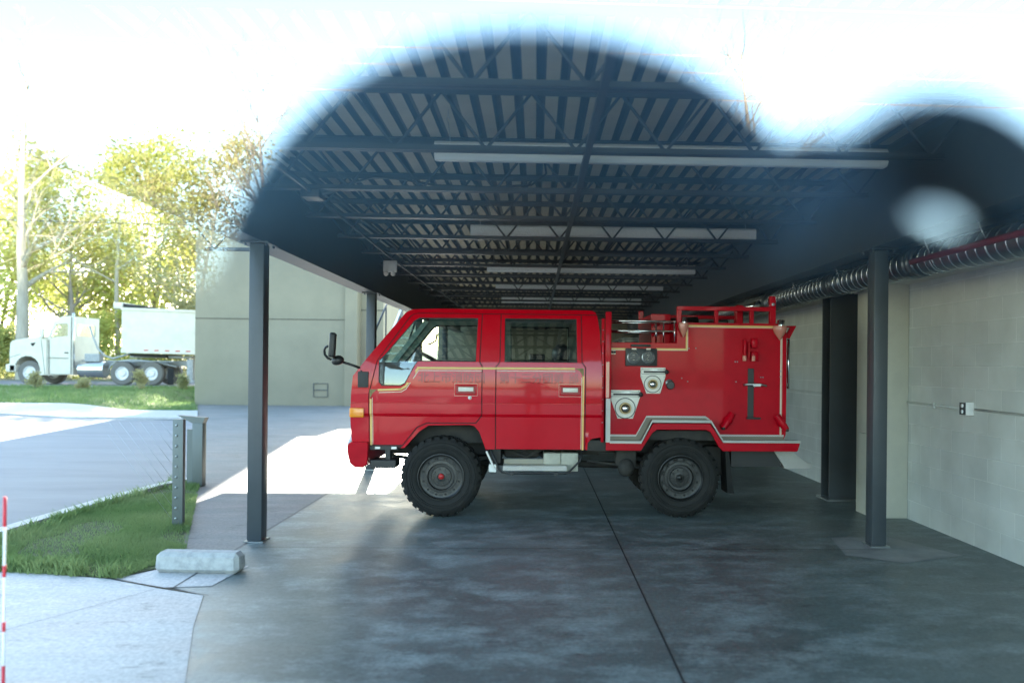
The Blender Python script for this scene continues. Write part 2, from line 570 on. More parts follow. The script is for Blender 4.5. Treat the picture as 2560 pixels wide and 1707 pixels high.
poly('column_footing', [(2.62, 6.62), (3.0, 6.36), (3.62, 6.62), (3.3, 7.35), (2.75, 7.3)], .004, M['footing'])
b = MB()
for pts in ([(.744, .4), (.757, .4), (.768, 26.8), (.755, 26.8)], [(-2.4, 6.838), (3.0, 6.818), (3.0, 6.825), (-2.4, 6.846)],
            [(-2.51, 5.6), (-2.495, 5.6), (-2.49, 27), (-2.50, 27)]):
    b.face([(x, y, .006) for x, y in pts])
for pts in ([(-2.598, 5.59), (-2.588, 5.60), (-6.2, -1.2), (-6.215, -1.2)], [(-2.18, 5.412), (-2.185, 5.424), (-3.06, 5.845), (-3.06, 5.833)]):
    b.face([(x, y, .009) for x, y in pts])
tag(b.build('floor_joints', M['joint']), kind='structure')

# lawn in front of the yard, its kerb and grass blades
strip('lawn', [(5.86, -3.1, -3.04), (6.0, -3.7, -2.92), (6.12, -4.5, -2.85)] + [(y, -4.70, edge_x(y) if y >= 6.6 else -2.88) for y in (6.3, 6.6, 7.2, 8, 9, 10, 10.5)], 10, .012, M['soil'])
b = MB()
kp = [(-9, 6.2), (-6.6, 6.25), (-5.3, 6.42), (-4.9, 6.7), (-4.78, 7.2), (-4.76, 8), (-4.72, 9), (-4.62, 10), (-4.5, 10.6)]
kp = [(-4.98, 5.2), (-4.86, 6.2), (-4.79, 7.2), (-4.77, 8), (-4.74, 9), (-4.66, 10), (-4.52, 10.6)]
for (x0, y0), (x1, y1) in zip(kp, kp[1:]):
    b.hexa([(x0 - .10, y0, -.03), (x0 + .08, y0, -.03), (x1 + .08, y1, -.03), (x1 - .10, y1, -.03), (x0 - .08, y0, .055), (x0 + .08, y0, .06), (x1 + .08, y1, .06), (x1 - .08, y1, .055)])
tag(b.build('kerb', M['kerb']), kind='structure')

rnd = random.Random(5)
vs, fs = [], []
def blade(x, y, z, hgt, w, lean):
    a = rnd.uniform(0, 2 * PI)
    dx, dy = math.cos(a) * w, math.sin(a) * w
    la = rnd.uniform(0, 2 * PI)
    lx, ly = math.cos(la) * lean * hgt, math.sin(la) * lean * hgt
    k = len(vs)
    vs.extend([(x - dx, y - dy, z), (x + dx, y + dy, z), (x + dx * .6 + lx * .4, y + dy * .6 + ly * .4, z + hgt * .6), (x - dx * .6 + lx * .4, y - dy * .6 + ly * .4, z + hgt * .6), (x + lx, y + ly, z + hgt)])
    fs.extend([(k, k + 1, k + 2, k + 3), (k + 3, k + 2, k + 4)])
from mathutils import noise as mnoise
n = 0
while n < 52000:
    y = 5.84 + (10.55 - 5.84) * rnd.random() ** 1.25
    xl = -4.70 if y > 6.2 else -3.1 - (y - 5.86) * 5.5
    xr = edge_x(y) if y > 6.6 else -3.02 + (y - 5.86) * .2
    x = rnd.uniform(-4.72, -2.86)
    if x < xl - .04 or x > xr + .05:
        continue
    dn = mnoise.noise(Vector((x * 1.6, y * 1.6, 3.1)))
    if dn < -.25 and rnd.random() < .7:
        n += 1
        continue
    blade(x, y, .008, rnd.uniform(.02, .055) * (1 + .7 * dn), rnd.uniform(.002, .004), rnd.uniform(.2, 1.0))
    n += 1
for _ in range(70):                      # tufts of weeds along the kerb and edges
    if rnd.random() < .6:
        y = rnd.uniform(6.6, 10.4); x = -4.66 + abs(rnd.gauss(0, .06))
    else:
        x = rnd.uniform(-4.2, -3.0); y = 5.86 + (-3.06 - x) * .25 + abs(rnd.gauss(0, .06))
    for _ in range(24):
        blade(x + rnd.gauss(0, .03), y + rnd.gauss(0, .03), .008, rnd.uniform(.05, .13), rnd.uniform(.004, .008), rnd.uniform(.3, .9))
me = bpy.data.meshes.new('grass')
me.from_pydata(vs, [], fs)
me.materials.append(M['blade'])
g = bpy.data.objects.new('grass', me); COL.objects.link(g)
tag(g, 'short green grass and weeds on the small lawn beside the driveway kerb', 'grass', kind='stuff')

# grass on the far verge
vs, fs = [], []
for _ in range(26000):
    y = rnd.uniform(25.9, 35.6)
    x = edge_x(y) - .1 - (rnd.random() ** 1.2) * 17
    blade(x, y, gh(x, y) + .01, rnd.uniform(.05, .14), rnd.uniform(.008, .016), rnd.uniform(.2, .9))
me = bpy.data.meshes.new('verge_grass')
me.from_pydata(vs, [], fs)
me.materials.append(M['blade'])
g = bpy.data.objects.new('verge_grass', me); COL.objects.link(g)
tag(g, 'sunlit grass on the strip between sidewalk and road', 'grass', kind='stuff')

# ------------------------------------------------------------------ carport steelwork
def column(x, y, ztop, label, w=.128, d=.15):
    t = tag(empty('steel_column', (x, y, 0)), label, 'column', 'steel columns of the carport')
    MB().rbox(-w / 2, w / 2, -d / 2, d / 2, .014, ztop - .014, .008).build('shaft', M['steel'], t, smooth=40)
    b = MB().box(-.085, .085, -.10, .10, .001, .014)
    b.build('base_plate', M['galv'], t)
    b = MB().box(-.12, .12, -.13, .13, ztop - .014, ztop)
    for sx in (-1, 1):
        for sy in (-1, 1):
            b.lathe([(.012, ztop - .034), (.012, ztop - .0145)], (sx * .09, sy * .10, 0), 'z', 6, False, cap=True)
    b.build('cap_plate', M['steel'], t)
    return t

column(-2.45, 7.12, 2.63, 'slim dark steel column nearest the camera on the left, beside the concrete wheel stop')
column(-2.45, 11.95, 2.63, 'dark steel column just behind the mirror of the red fire truck')
column(-2.45, 16.8, 2.63, 'dark steel column seen through the side window of the fire truck cab')
column(-2.45, 21.6, 2.63, 'farthest dark steel column, by the back wall')
column(3.04, 7.0, 2.63, 'slim dark steel column on the right, near the painted block wall')

def ibeam(name, x, y0, y1, zb, zt, fw, label):
    t = tag(empty(name, (x, y0, 0)), label, 'beam', 'long steel roof beams')
    L = y1 - y0
    MB().box(-fw / 2, fw / 2, 0, L, zb, zb + .016).build('lower_flange', M['steel'], t)
    MB().box(-fw / 2, fw / 2, 0, L, zt - .016, zt).build('upper_flange', M['steel'], t)
    MB().box(-.006, .006, 0, L, zb + .016, zt - .016).build('web', M['steel'], t)
    return t
ibeam('steel_beam', -2.51, 2.0, 26.6, 2.632, 3.44, .24, 'deep dark steel beam over the left row of columns')
ibeam('steel_beam', 3.06, .5, 26.6, 2.632, 3.44, .24, 'deep dark steel beam over the right column and the duct')

# open web joists
JY = [3.05 + 1.325 * i for i in range(18)]
ORD = ['nearest', 'second', 'third', 'fourth', 'fifth', 'sixth', 'seventh', 'eighth', 'ninth', 'tenth', 'eleventh', 'twelfth', 'thirteenth', 'fourteenth', 'fifteenth', 'sixteenth', 'seventeenth', 'last']
def joist(x0, x1, zb=3.09, zt=3.50):
    t = empty('roof_joist')
    b = MB()
    for s in (-1, 1):                     # two angles back to back
        b.box(x0 + .22, x1 - .22, s * .008, s * .042, zb, zb + .006)
        b.box(x0 + .22, x1 - .22, s * .008, s * .013, zb + .006, zb + .045)
    b.build('bottom_chord', M['joist'], t)
    b = MB()
    for s in (-1, 1):
        b.box(x0, x1, s * .008, s * .050, zt + .048, zt + .054)
        b.box(x0, x1, s * .008, s * .013, zt, zt + .048)
    for xe in (x0, x1):
        b.box(xe - .06, xe + .06, -.05, .05, zt - .058, zt - .001)
    b.build('top_chord', M['joist'], t)
    b = MB()
    L = x1 - x0
    n = max(2, round(L / .61))
    p = L / n
    pts = []
    for i in range(n):
        pts.append((x0 + i * p, zt + .02)); pts.append((x0 + (i + .5) * p, zb + .02))
    pts.append((x1, zt + .02))
    for (xa, za), (xb, zb_) in zip(pts, pts[1:]):
        b.tube([(xa, 0, za), (xb, 0, zb_)], .0125, 6)
    b.build('web', M['joist'], t)
    return t
j0 = joist(-2.62, 3.17)
for i, y in enumerate(JY):
    j = j0 if i == 0 else copy_tree(j0)
    j.location = (0, y, 0)
    tag(j, ('dark open web roof joist, %s of the row counted from the window' % ORD[i]), 'joist', 'open web joists under the roof deck')
k0 = joist(-4.72, -2.64)
k0.location = (0, 10.95, 0)
k0.name = 'canopy_joist'
tag(k0, 'short open web joist under the side canopy, in front of the pale building', 'joist')

# corrugated roof deck (ribs run away from the window)
def deck(name, x0, x1, y0, y1, z, label, pitch=.165):
    b = MB()
    prof = [(0, 0), (.096, 0), (.108, .060), (.152, .060)]
    pts = []
    x = x0
    while x < x1:
        for (dx, dz) in prof:
            pts.append((x + dx * pitch / .165, z + dz))
        x += pitch
    pts.append((x, z))
    k = 0
    for (xa, za), (xb, zb) in zip(pts, pts[1:]):
        f = b.face([(xa, y0, za), (xb, y0, zb), (xb, y1, zb), (xa, y1, za)])
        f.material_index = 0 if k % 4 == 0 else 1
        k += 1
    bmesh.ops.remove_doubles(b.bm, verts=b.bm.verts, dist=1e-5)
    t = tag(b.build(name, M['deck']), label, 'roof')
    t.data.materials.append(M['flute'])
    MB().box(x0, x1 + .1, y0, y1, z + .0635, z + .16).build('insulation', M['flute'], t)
    return t
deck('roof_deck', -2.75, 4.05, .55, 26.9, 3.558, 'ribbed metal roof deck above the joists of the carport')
deck('canopy_shade_deck', -4.85, -2.86, 10.85, 16.9, 3.558, 'unseen ribbed deck of the side canopy, sized to shade the yard floor')  # hidden behind the beam; depth set by the shadow it casts

def fascia():
    b = MB().box(-4.9, -4.855, 10.85, 16.9, 3.56, 3.76).box(-4.9, -2.86, 16.905, 16.95, 3.535, 3.76)  # far end bar added to straighten the canopy's shadow edge
    tag(b.build('fascia', M['steel']), 'dark edge trim along the outer side of the side canopy', 'trim')
fascia()

b = MB()
b.bar((.36, 3.1, 3.105), (.36, 26.2, 3.105), .045, .045)
tag(b.build('bridging_bar', M['joist']), 'straight dark bridging bar running across the bottoms of all joists', 'bar')
b = MB()
b.bar((-2.2, 7.2, 3.40), (-2.2, 26.2, 3.40), .035)
tag(b.build('bridging_bar', M['joist']), 'dark bridging bar high along the left beam', 'bar')

# conduit with boxes along the left side of the ceiling
b = MB()
b.tube([(-1.98, 4.4, 3.07), (-1.98, 7.0, 3.07)], .013, 8)
b.tube([(-1.98, 7.2, 3.07), (-2.06, 11.5, 3.07), (-2.06, 16, 3.07), (-1.96, 16.1, 3.07), (-1.96, 20, 3.07), (-1.9, 20.1, 3.07), (-1.9, 26, 3.07)], .013, 8)
b.build('conduit', M['conduit'])
tag(bpy.data.objects['conduit'], 'thin grey conduit running back under the joists near the left beam', 'conduit')
b = MB().rbox(-2.06, -1.90, 7.0, 7.2, 3.02, 3.12, .006)
b.tube([(-1.9, 7.1, 3.07), (-1.80, 7.1, 3.10), (-1.72, 7.12, 3.14)], .02, 8)
tag(b.build('junction_box', M['steel'], smooth=40), 'dark square junction box under a joist on the left ceiling conduit', 'electrical box')
b = MB()
pts = [(-1.72, 7.12, 3.15), (-1.45, 7.15, 3.24), (-1.2, 7.15, 3.22), (-.9, 7.15, 3.17), (-.4, 7.15, 3.16), (-.05, 7.15, 3.19), (.08, 7.1, 3.28), (.05, 7.0, 3.45), (0, 6.9, 3.54)]
b.tube(pts, .011, 6)
tag(b.build('loose_cable', M['black']), 'black cable drooping between junction box and first strip light', 'cable')

t = tag(empty('emergency_light', (-2.1, 11.5, 0)), 'small white emergency light hung under the conduit by the left beam', 'emergency light')
MB().rbox(-.095, .095, -.03, .03, 2.89, 3.055, .01).build('housing', M['lamp'], t, smooth=40)
b = MB()
for s in (-1, 1):
    b.lathe([(.028, -.05), (.034, -.02), (.03, .02)], (s * .05, -.03, 2.865), 'y', 14, cap=True)
b.build('lamp_head', M['white'], t)

# strip lights (switched off)
LY = [6.24, 9.92, 13.62, 16.95, 20.3]
def strip_light():
    t = empty('strip_light')
    L = 3.56
    b = MB()
    prof = [(-.055, .02), (-.03, .0), (.03, .0), (.055, .02), (.055, .115), (.03, .14), (-.03, .14), (-.055, .115)]
    n = len(prof)
    A = [b.bm.verts.new((0, y, z)) for y, z in prof]
    B = [b.bm.verts.new((L, y, z)) for y, z in prof]
    for i in range(n):
        b.bm.faces.new((A[i], A[(i + 1) % n], B[(i + 1) % n], B[i]))
    b.bm.faces.new(A); b.bm.faces.new(B[::-1])
    b.build('housing', M['lamp'], t)
    b = MB()
    b.box(.01, L - .01, -.024, .024, -.006, -.001)
    b.build('diffuser', M['white'], t)
    for x in (.12, L - .12):
        b = MB()
        b.tube([(x, 0, .14), (x - .02, 0, .30)], .003, 5)
        c = Vector((x - .02, 0, .32))
        b.tube([c + Vector((.012 * math.cos(a), 0, .02 * math.sin(a))) for a in [i * PI / 5 for i in range(8)]], .003, 5)
        b.tube([(x - .02, 0, .335), (x - .02, 0, .41)], .003, 5)
        b.build('hanger', M['galv'], t)
    return t
l0 = strip_light()
for i, y in enumerate(LY):
    l = l0 if i == 0 else copy_tree(l0)
    l.location = (-.80 - .02 * i, y, 3.165)
    l.rotation_euler = (0, 0, 0)
    tag(l, 'long white strip light, switched off, %s of the row under the roof' % (['nearest', 'second', 'third', 'fourth', 'farthest'][i]), 'strip light', 'strip lights under the roof')

# ------------------------------------------------------------------ right hand side: block wall, pier, duct, services
b = MB().box(3.93, 4.15, .3, 27, -.02, 3.62)
tag(b.build('block_wall', M['block']), 'painted grey concrete block wall along the right side', 'wall')
b = MB().rbox(3.55, 3.928, 8.27, 8.7, 0, 2.6, .008)
tag(b.build('wall_pier', M['plaster'], smooth=40), 'pale smooth pier standing out from the block wall', 'pier')
t = tag(empty('wall_column', (3.665, 9.5, 0)), 'broad dark H section column standing against the block wall', 'column')
b = MB().box(-.165, .165, -.14, -.12, .02, 2.6).box(-.165, .165, .12, .14, .02, 2.6)
b.build('flange', M['steel'], t)
MB().box(-.008, .008, -.119, .119, .02, 2.6).build('web', M['steel'], t)
MB().box(-.20, .20, -.2, .2, .001, .02).build('base_plate', M['galv'], t)
b = MB()
b.rbox(3.52, 3.548, 8.36, 8.56, .45, .88, .004)
tag(b.build('cover_plate', M['plaster']), 'narrow pale cover plate low on the side of the pier', 'plate')
b = MB()
pts = []
x = 3.44
while x < 3.925:
    pts += [(x, 2.455), (x + .02, 2.455), (x + .028, 2.47), (x + .048, 2.47)]
    x += .056
for (xa, za), (xb, zb) in zip(pts, pts[1:]):
    b.face([(xa, .4, za), (xb, .4, zb), (xb, 26.8, zb), (xa, 26.8, za)])
s = tag(b.build('soffit_sheet', M['plaster']), 'pale corrugated soffit sheet over the top of the block wall', 'soffit')
MB().box(3.41, 3.438, .4, 26.8, 2.44, 2.66).build('edge_trim', M['steel'], s)

# spiral duct with ribs, hangers and joint sleeves
t = tag(empty('spiral_duct', (3.28, 0, 0)), 'shiny ribbed air duct hung along the top of the right wall', 'duct')
def dz(y):
    return 2.49 - .05 * sm((7.2 - y) / 3.0)
b = MB()
b.tube([(0, y, dz(y)) for y in (1.0, 3, 4, 5, 6, 7, 8, 10, 26.5)], .117, 24)
b.build('duct_shell', M['duct'], t)
b = MB()
y = 3.0
while y < 14:
    c = dz(y)
    b.tube([((.1225) * math.cos(a), y + .055 * a / (2 * PI), c + .1225 * math.sin(a)) for a in [i * 2 * PI / 20 for i in range(20)]], .0042, 4, closed=True)
    y += .125
b.build('rib', M['chrome'], t)
for y in (6.75, 8.55, 10.9):
    b = MB()
    c = dz(y)
    b.lathe([(.127, -.14), (.135, -.135), (.135, -.10), (.129, -.095), (.129, -.06), (.135, -.055), (.135, -.02), (.129, -.015), (.129, .02), (.135, .025), (.135, .06), (.129, .065), (.135, .12), (.127, .14)], (0, y, c), 'y', 24)
    b.build('joint_sleeve', M['duct'], t)
for y in (5.5, 6.3, 8.2, 9.6, 11.8):
    c = dz(y)
    b = MB()
    b.tube([(.135 * math.cos(a), y, c + .135 * math.sin(a)) for a in [PI * .9 + i * PI * 1.2 / 14 for i in range(15)]], .004, 5)
    b.tube([(-.13, y, c + .03), (-.17, y + .1, c + .24)], .004, 5)
    b.build('hanger', M['galv'], t)
b = MB()
b.tube([(3.15, 3.0, 2.45), (3.15, 6.6, 2.47)], .026, 12)  # added pipe stands in for the red reflected in the duct
tag(b.build('red_tint_pipe', M['redpipe']), 'red pipe added beside the ribbed duct for the red tint on it', 'pipe')

b = MB()
b.tube([(3.917, 3.5, 1.20), (3.917, 6.98, 1.215)], .011, 8)
b.tube([(3.917, 7.16, 1.215), (3.917, 8.268, 1.225)], .011, 8)
b.tube([(3.917, 8.72, 1.23), (3.917, 20, 1.25)], .011, 8)
for y in (4.6, 5.9, 7.7, 9.1):
    b.rbox(3.90, 3.929, y - .012, y + .012, 1.19, 1.245, .003)
tag(b.build('wall_conduit', M['block']), 'thin conduit painted grey along the block wall at waist height', 'conduit')
t = tag(empty('wall_outlet', (3.93, 7.07, 1.22)), 'electrical outlet with dark face on a white box, on the block wall', 'outlet')
MB().rbox(-.075, -.001, -.055, .055, -.06, .06, .006).build('box', M['white'], t, smooth=40)
b = MB().rbox(-.080, -.0755, -.05, .05, -.055, .055, .001)
b.build('face_plate', M['steel'], t)
for z in (-.026, .026):
    b = MB().lathe([(.019, 0), (.019, -.005), (.0, -.005)], (-.0805, 0, z), 'x', 16)
    b.build('socket', M['lamp'], t)

# back wall of the garage with dark columns
b = MB().box(-3.3, 3.928, 26.92, 27.1, -.02, 3.6)
tag(b.build('back_wall', M['panelwall']), 'pale wall closing the far end of the garage behind the fire truck', 'wall')

# outside stair behind the cab
t = tag(empty('steel_stair', (0, 0, 0)), 'pale steel outdoor stair seen past the fire truck windscreen', 'stair')
for x in (-3.38, -2.70):
    b = MB().bar((x, 14.6, .0), (x, 20.2, 2.9), .05, .26)
    b.build('stringer', M['stairwhite'], t)
b = MB()
for i in range(15):
    f = (i + .7) / 15.5
    b.box(-3.352, -2.728, 14.6 + 5.6 * f - .14, 14.6 + 5.6 * f + .14, 2.9 * f - .02, 2.9 * f + .02)
b.build('tread', M['galv'], t)
for x in (-3.44, -2.655):
    b = MB().tube([(x, 16.56, 1.965), (x, 20.2, 3.85)], .022, 8)
    for i in range(3):
        f = .35 + i * .325
        b.tube([(x, 14.6 + 5.6 * f, 2.9 * f), (x, 14.6 + 5.6 * f, 2.9 * f + .95)], .018, 6)
    b.build('handrail', M['steel'], t)

# ------------------------------------------------------------------ pale building beyond the yard; wall raised out of view for its shadow
t = tag(empty('pale_building', (-12.67, 30.0, 0)), 'windowless pale concrete building behind the yard, unseen top raised for shade', 'building')
MB().box(0, 5.55, .02, .55, -.1, 16.5).build('wall', M['panelwall'], t)
MB().box(.3, 5.4, .552, 9, -.1, 6.4).build('rear_block', M['panelwall'], t)
MB().rbox(5.552, 6.02, -.14, 9, -.1, 6.2, .02).build('pilaster', M['panelwall'], t)
MB().box(6.022, 6.86, .5, 9, -.1, 5.5).build('side_wall', M['panelwall'], t)
b = MB().box(0.0, 5.55, .008, .0195, 3.20, 3.225)
b.box(6.022, 6.86, .485, .4995, 3.6, 3.63)
b.build('panel_joint', M['chassis'], t)
b = MB()
for (x0, x1, z0, z1) in ((4.38, 4.92, .32, .34), (4.38, 4.92, .57, .60), (4.38, 4.92, .82, .84), (4.38, 4.40, .341, .569), (4.90, 4.92, .341, .569), (4.38, 4.40, .601, .819), (4.90, 4.92, .601, .819)):
    b.box(x0, x1, -.01, .0195, z0, z1)
b.build('wall_vent', M['steel'], t)

# ------------------------------------------------------------------ small things in the yard
t = tag(empty('cable_railing', (-3.387, 7.69, 0)), 'dark steel railing post with bolts and thin cables at the lawn edge', 'railing')
MB().rbox(-.05, .05, -.03, .03, 0, 1.03, .006).build('post', M['railing'], t, smooth=40)
b = MB()
for i in range(10):
    b.lathe([(.0, -.044), (.010, -.04), (.012, -.0305)], (-.012, 0, .09 + i * .098), 'y', 8)
b.build('bolt', M['galv'], t)
b = MB()
for i in range(7):
    z0 = .06 + i * .13
    L = min(.62, (1.0 - z0) / 1.32)
    b.tube([(-.05, 0, z0), (-.05 - L, 0, z0 + L * 1.32)], .0016, 5)
b.build('cable', M['galv'], t)
MB().tube([(-.75, 0, 1.02), (-.05, 0, 1.02)], .003, 6).build('top_cable', M['galv'], t)

t = tag(empty('gate_post', (-4.31, 10.28, 0)), 'dark steel channel post with flared cap standing behind the lawn', 'post')
MB().rbox(-.03, .10, -.06, .06, 0, .80, .006).build('post', M['railing'], t, smooth=40)
b = MB()
b.hexa([(-.03, -.06, .80), (.10, -.06, .80), (.10, .06, .80), (-.03, .06, .80), (-.22, -.06, .90), (.13, -.06, .87), (.13, .06, .87), (-.22, .06, .90)])
b.build('cap', M['railing'], t)
MB().box(-.11, -.032, -.02, .02, .02, .72).build('panel', M['railing'], t)

t = MB()
t.rbox(-.32, .32, -.085, .085, 0, .15, .03, 1)
def taper(v):
    k = 1 - .22 * max(0, (v.z - .05) / .12)
    return Vector((v.x * (1 - .03 * v.z / .17), v.y * k, v.z))
t.deform(taper)
M['stop'] = mat('weathered precast concrete', (.42, .43, .42), .85, noise=(14, (.27, .28, .275), .4, .7), bump=(45, .6))
o = t.build('wheel_stop', M['stop'], smooth=30)
o.location = (-2.50, 6.06, .006)
o.rotation_euler = (0, 0, R(-4))
tag(o, 'weathered concrete wheel stop on the slab corner beside the lawn', 'wheel stop')

t = tag(empty('marker_stake', (-2.475, 3.80, .004)), 'thin white driveway marker stake with red bands at the left edge', 'stake')
MB().tube([(0, 0, 0), (0, 0, .89)], .0062, 10).build('rod', M['stake'], t)
for z0, z1 in ((.02, .14), (.30, .345), (.555, .61), (.79, .93)):
    MB().tube([(0, 0, z0), (0, 0, z1)], .0078, 10).build('band', M['stakered'], t)
# ------------------------------------------------------------------ the red fire truck (front to the left, near side at y = 0)
S_ = 222.3
def tx(px): return (px - 1290) / S_
def tz(py): return (1190 - py) / S_
def A(l): return [(tx(735 + .3809 * x), tz(643 + .3809 * y)) for x, y in l]       # cab sketch units -> metres
def B(l): return [(tx(1332.2 + .38077 * x), tz(643.1 + .38077 * y)) for x, y in l]  # pump body sketch units -> metres
def ax(x): return A([(x, 0)])[0][0]
def az(y): return A([(0, y)])[0][1]
def bx_(x): return B([(x, 0)])[0][0]
def bz_(y): return B([(0, y)])[0][1]

TW = 1.72
YT = [(0.0, .055), (.70, .045), (.90, .038), (1.035, .030), (1.04, .022), (1.062, .008), (1.066, .006), (1.168, .004), (1.170, .010), (1.178, .010), (1.180, .003), (1.27, -.001),
      (1.40, .000), (1.50, .006), (1.60, .016), (1.72, .032), (1.85, .053), (2.0, .080), (2.10, .105), (2.16, .135), (2.25, .2)]
def yoff(z, x=0.0):
    for (z0, y0), (z1, y1) in zip(YT, YT[1:]):
        if z <= z1:
            return y0 + (y1 - y0) * max(0, (z - z0)) / (z1 - z0)
    return YT[-1][1]
ZS = [z for z, _ in YT if .5 < z < 2.2] + [1.2, 1.23, 1.33, 1.45, 1.55, 1.66, 1.78, 1.92, 2.05, 2.13, 2.145]
def bend(v, k=1):
    return Vector((v.x, v.y + yoff(v.z, v.x), v.z))
def bendfar(v):
    return Vector((v.x, TW - (v.y + yoff(v.z, v.x)), v.z))

truck = tag(empty('fire_truck', (.275, 8.225, 0), R(0.15)), 'red double cab fire truck parked sideways under the carport with off road tyres', 'fire truck')

cab_out = A([(205, 1003), (195, 975), (188, 850), (195, 700), (205, 590), (240, 545), (262, 515), (380, 365), (505, 207), (524, 193), (548, 184), (590, 181), (700, 178), (1600, 178), (1640, 180), (1660, 190), (1672, 215), (1685, 300), (1700, 560), (1700, 950), (1640, 960), (1618, 985), (1615, 1028), (1000, 1028), (962, 925), (930, 888), (905, 881), (655, 886), (600, 922), (512, 1022), (490, 1024), (300, 1010)])
win_f = A([(357, 497), (385, 470), (560, 255), (590, 237), (946, 235), (937, 500), (592, 500), (575, 520), (517, 632), (492, 648), (376, 648), (358, 625)])
win_r = A([(1108, 235), (1545, 235), (1549, 500), (1110, 500)])
door_f = A([(303, 1003), (303, 700), (350, 500), (541, 227), (560, 215), (590, 210), (968, 210), (958, 500), (973, 530), (973, 820), (938, 866), (645, 868), (585, 895), (500, 1003)])
door_r = A([(1062, 1026), (1062, 530), (1085, 500), (1088, 210), (1570, 210), (1575, 500), (1597, 530), (1597, 1026)])

def safe_grow(poly, d):
    n = len(poly)
    def do(d):
        out = []
        for i in range(n):
            p0, p1, p2 = Vector(poly[i - 1]), Vector(poly[i]), Vector(poly[(i + 1) % n])
            e1, e2 = (p1 - p0), (p2 - p1)
            n1 = Vector((e1.y, -e1.x)).normalized(); n2 = Vector((e2.y, -e2.x)).normalized()
            m = n1 + n2
            m = m * (2 / max(.8, m.length_squared))
            q = p1 + m * d / 1.0
            out.append((q.x, q.y))
        return out
    def area(P):
        return abs(sum(P[i - 1][0] * P[i][1] - P[i][0] * P[i - 1][1] for i in range(n)))
    a, c = do(d), do(-d)
    return a if (area(a) > area(c)) == (d > 0) else c

# cab: recessed inner skin plus raised fixed panels in one mesh
b = MB()
b.prism(cab_out, .015, .03, holes=[safe_grow(win_f, .006), safe_grow(win_r, .006)])
b.slice_z(ZS)
b.deform(bend)
b.build('inner_skin', M['seam'], truck, smooth=25)
b = MB()
panels = [
    A([(205, 1003), (195, 975), (188, 850), (195, 700), (205, 590), (240, 545), (262, 515), (505, 207), (524, 193), (548, 184), (583, 182), (583, 206), (556, 212), (536, 224), (345, 498), (298, 698), (298, 1003)]),
    A([(583, 182), (700, 178), (1600, 178), (1640, 180), (1660, 190), (1666, 205), (583, 205)]),
    A([(974, 210), (1082, 210), (1079, 498), (1056, 530), (1056, 1028), (1000, 1028), (962, 925), (930, 888), (905, 881), (905, 873), (942, 872), (979, 824), (979, 528), (964, 498)]),
    A([(905, 873), (647, 874), (590, 900), (500, 1012), (490, 1024), (512, 1022), (600, 922), (655, 886), (905, 881)]),
    A([(1603, 1028), (1603, 528), (1581, 498), (1576, 210), (1670, 210), (1685, 300), (1700, 560), (1700, 950), (1640, 960), (1618, 985), (1615, 1028)]),
]
for p in panels:
    b.prism(p, 0.0, .0135)
b.slice_z(ZS)
b.deform(bend)
body = b.build('cab_body', M['red'], truck, smooth=25, bevel=.004)
# shell across the cab
b = MB()
Lo = cab_out
near = [b.bm.verts.new((x, yoff(z) + .028, z)) for x, z in Lo]
far = [b.bm.verts.new((x, TW - yoff(z) - .028, z)) for x, z in Lo]
n = len(Lo)
for i in range(n):
    if i in (6, 7) or 22 <= i <= 28:
        continue                          # windscreen opening and front wheel arch
    b.bm.faces.new((near[i], near[(i + 1) % n], far[(i + 1) % n], far[i]))
b.build('cab_shell', M['red'], truck, smooth=35)
b = MB()
b.prism(cab_out, .0, .03, holes=[win_f, win_r])
b.slice_z(ZS)
b.deform(bendfar)
b.build('far_side', M['red'], truck, smooth=25)
b = MB()
b.prism(safe_grow(cab_out, -.02), .036, .07, holes=[safe_grow(win_f, -.02), safe_grow(win_r, -.03)])
b.slice_z([1.5, 1.8, 2.0])
b.deform(bendfar)
b.build('far_lining', M['trim'], truck)
b = MB()
for w in (safe_grow(win_f, -.012), safe_grow(win_r, -.022)):
    pts = [(x, .085, z) for x, z in w]
    b.tube(pts, .012, 6, closed=True)
b.deform(bendfar)
b.build('window_rubber', M['black'], truck)
b = MB()
b.prism(safe_grow(cab_out, -.03), .034, .036, holes=[safe_grow(win_f, .008), safe_grow(win_r, .008)])
b.deform(bend)
b.build('near_lining', M['trim'], truck)
b = MB()
b.box(ax(560), ax(1660), .12, TW - .12, az(205), az(193))
b.build('headliner', M['trim'], truck)
b = MB().box(ax(1672), ax(1690), .09, TW - .09, az(940), az(500))
b.build('rear_wall', M['trim'], truck)
# windscreen
b = MB()
P0, P1 = A([(262, 515), (505, 207)])
b.face([(P0[0] + .004, yoff(P0[1]) + .05, P0[1]), (P0[0] + .004, TW - yoff(P0[1]) - .05, P0[1]), (P1[0] + .004, TW - yoff(P1[1]) - .05, P1[1]), (P1[0] + .004, yoff(P1[1]) + .05, P1[1])])
b.build('windscreen', M['carglass'], truck)
b = MB()
for yy in (.09, TW - .09):
    s = 1 if yy < 1 else -1
    b.bar((P0[0] + .03, yy + s * .0, P0[1]), (P1[0] + .04, yy + s * .09, P1[1]), .05, .06)
b.build('pillar_lining', M['trim'], truck)

def door(outer, hole, name):
    b = MB()
    b.prism(outer, .0, .0125, holes=[hole])
    b.slice_z(ZS)
    b.deform(bend)
    d = b.build(name, M['red'], truck, smooth=25, bevel=.004)
    b = MB()
    b.prism(safe_grow(hole, .001), .010, .0135)
    b.slice_z([1.6, 1.72, 1.85, 2.0])
    b.deform(bend)
    b.build('window', M['dimglass'], d, smooth=40)
    b = MB()
    pts = [(x, .004 + yoff(z), z) for x, z in safe_grow(hole, -.002)]
    b.tube(pts, .006, 6, closed=True)
    b.build('window_seal', M['black'], d)
    return d
df = door(door_f, win_f, 'door')
dr = door(door_r, win_r, 'door')
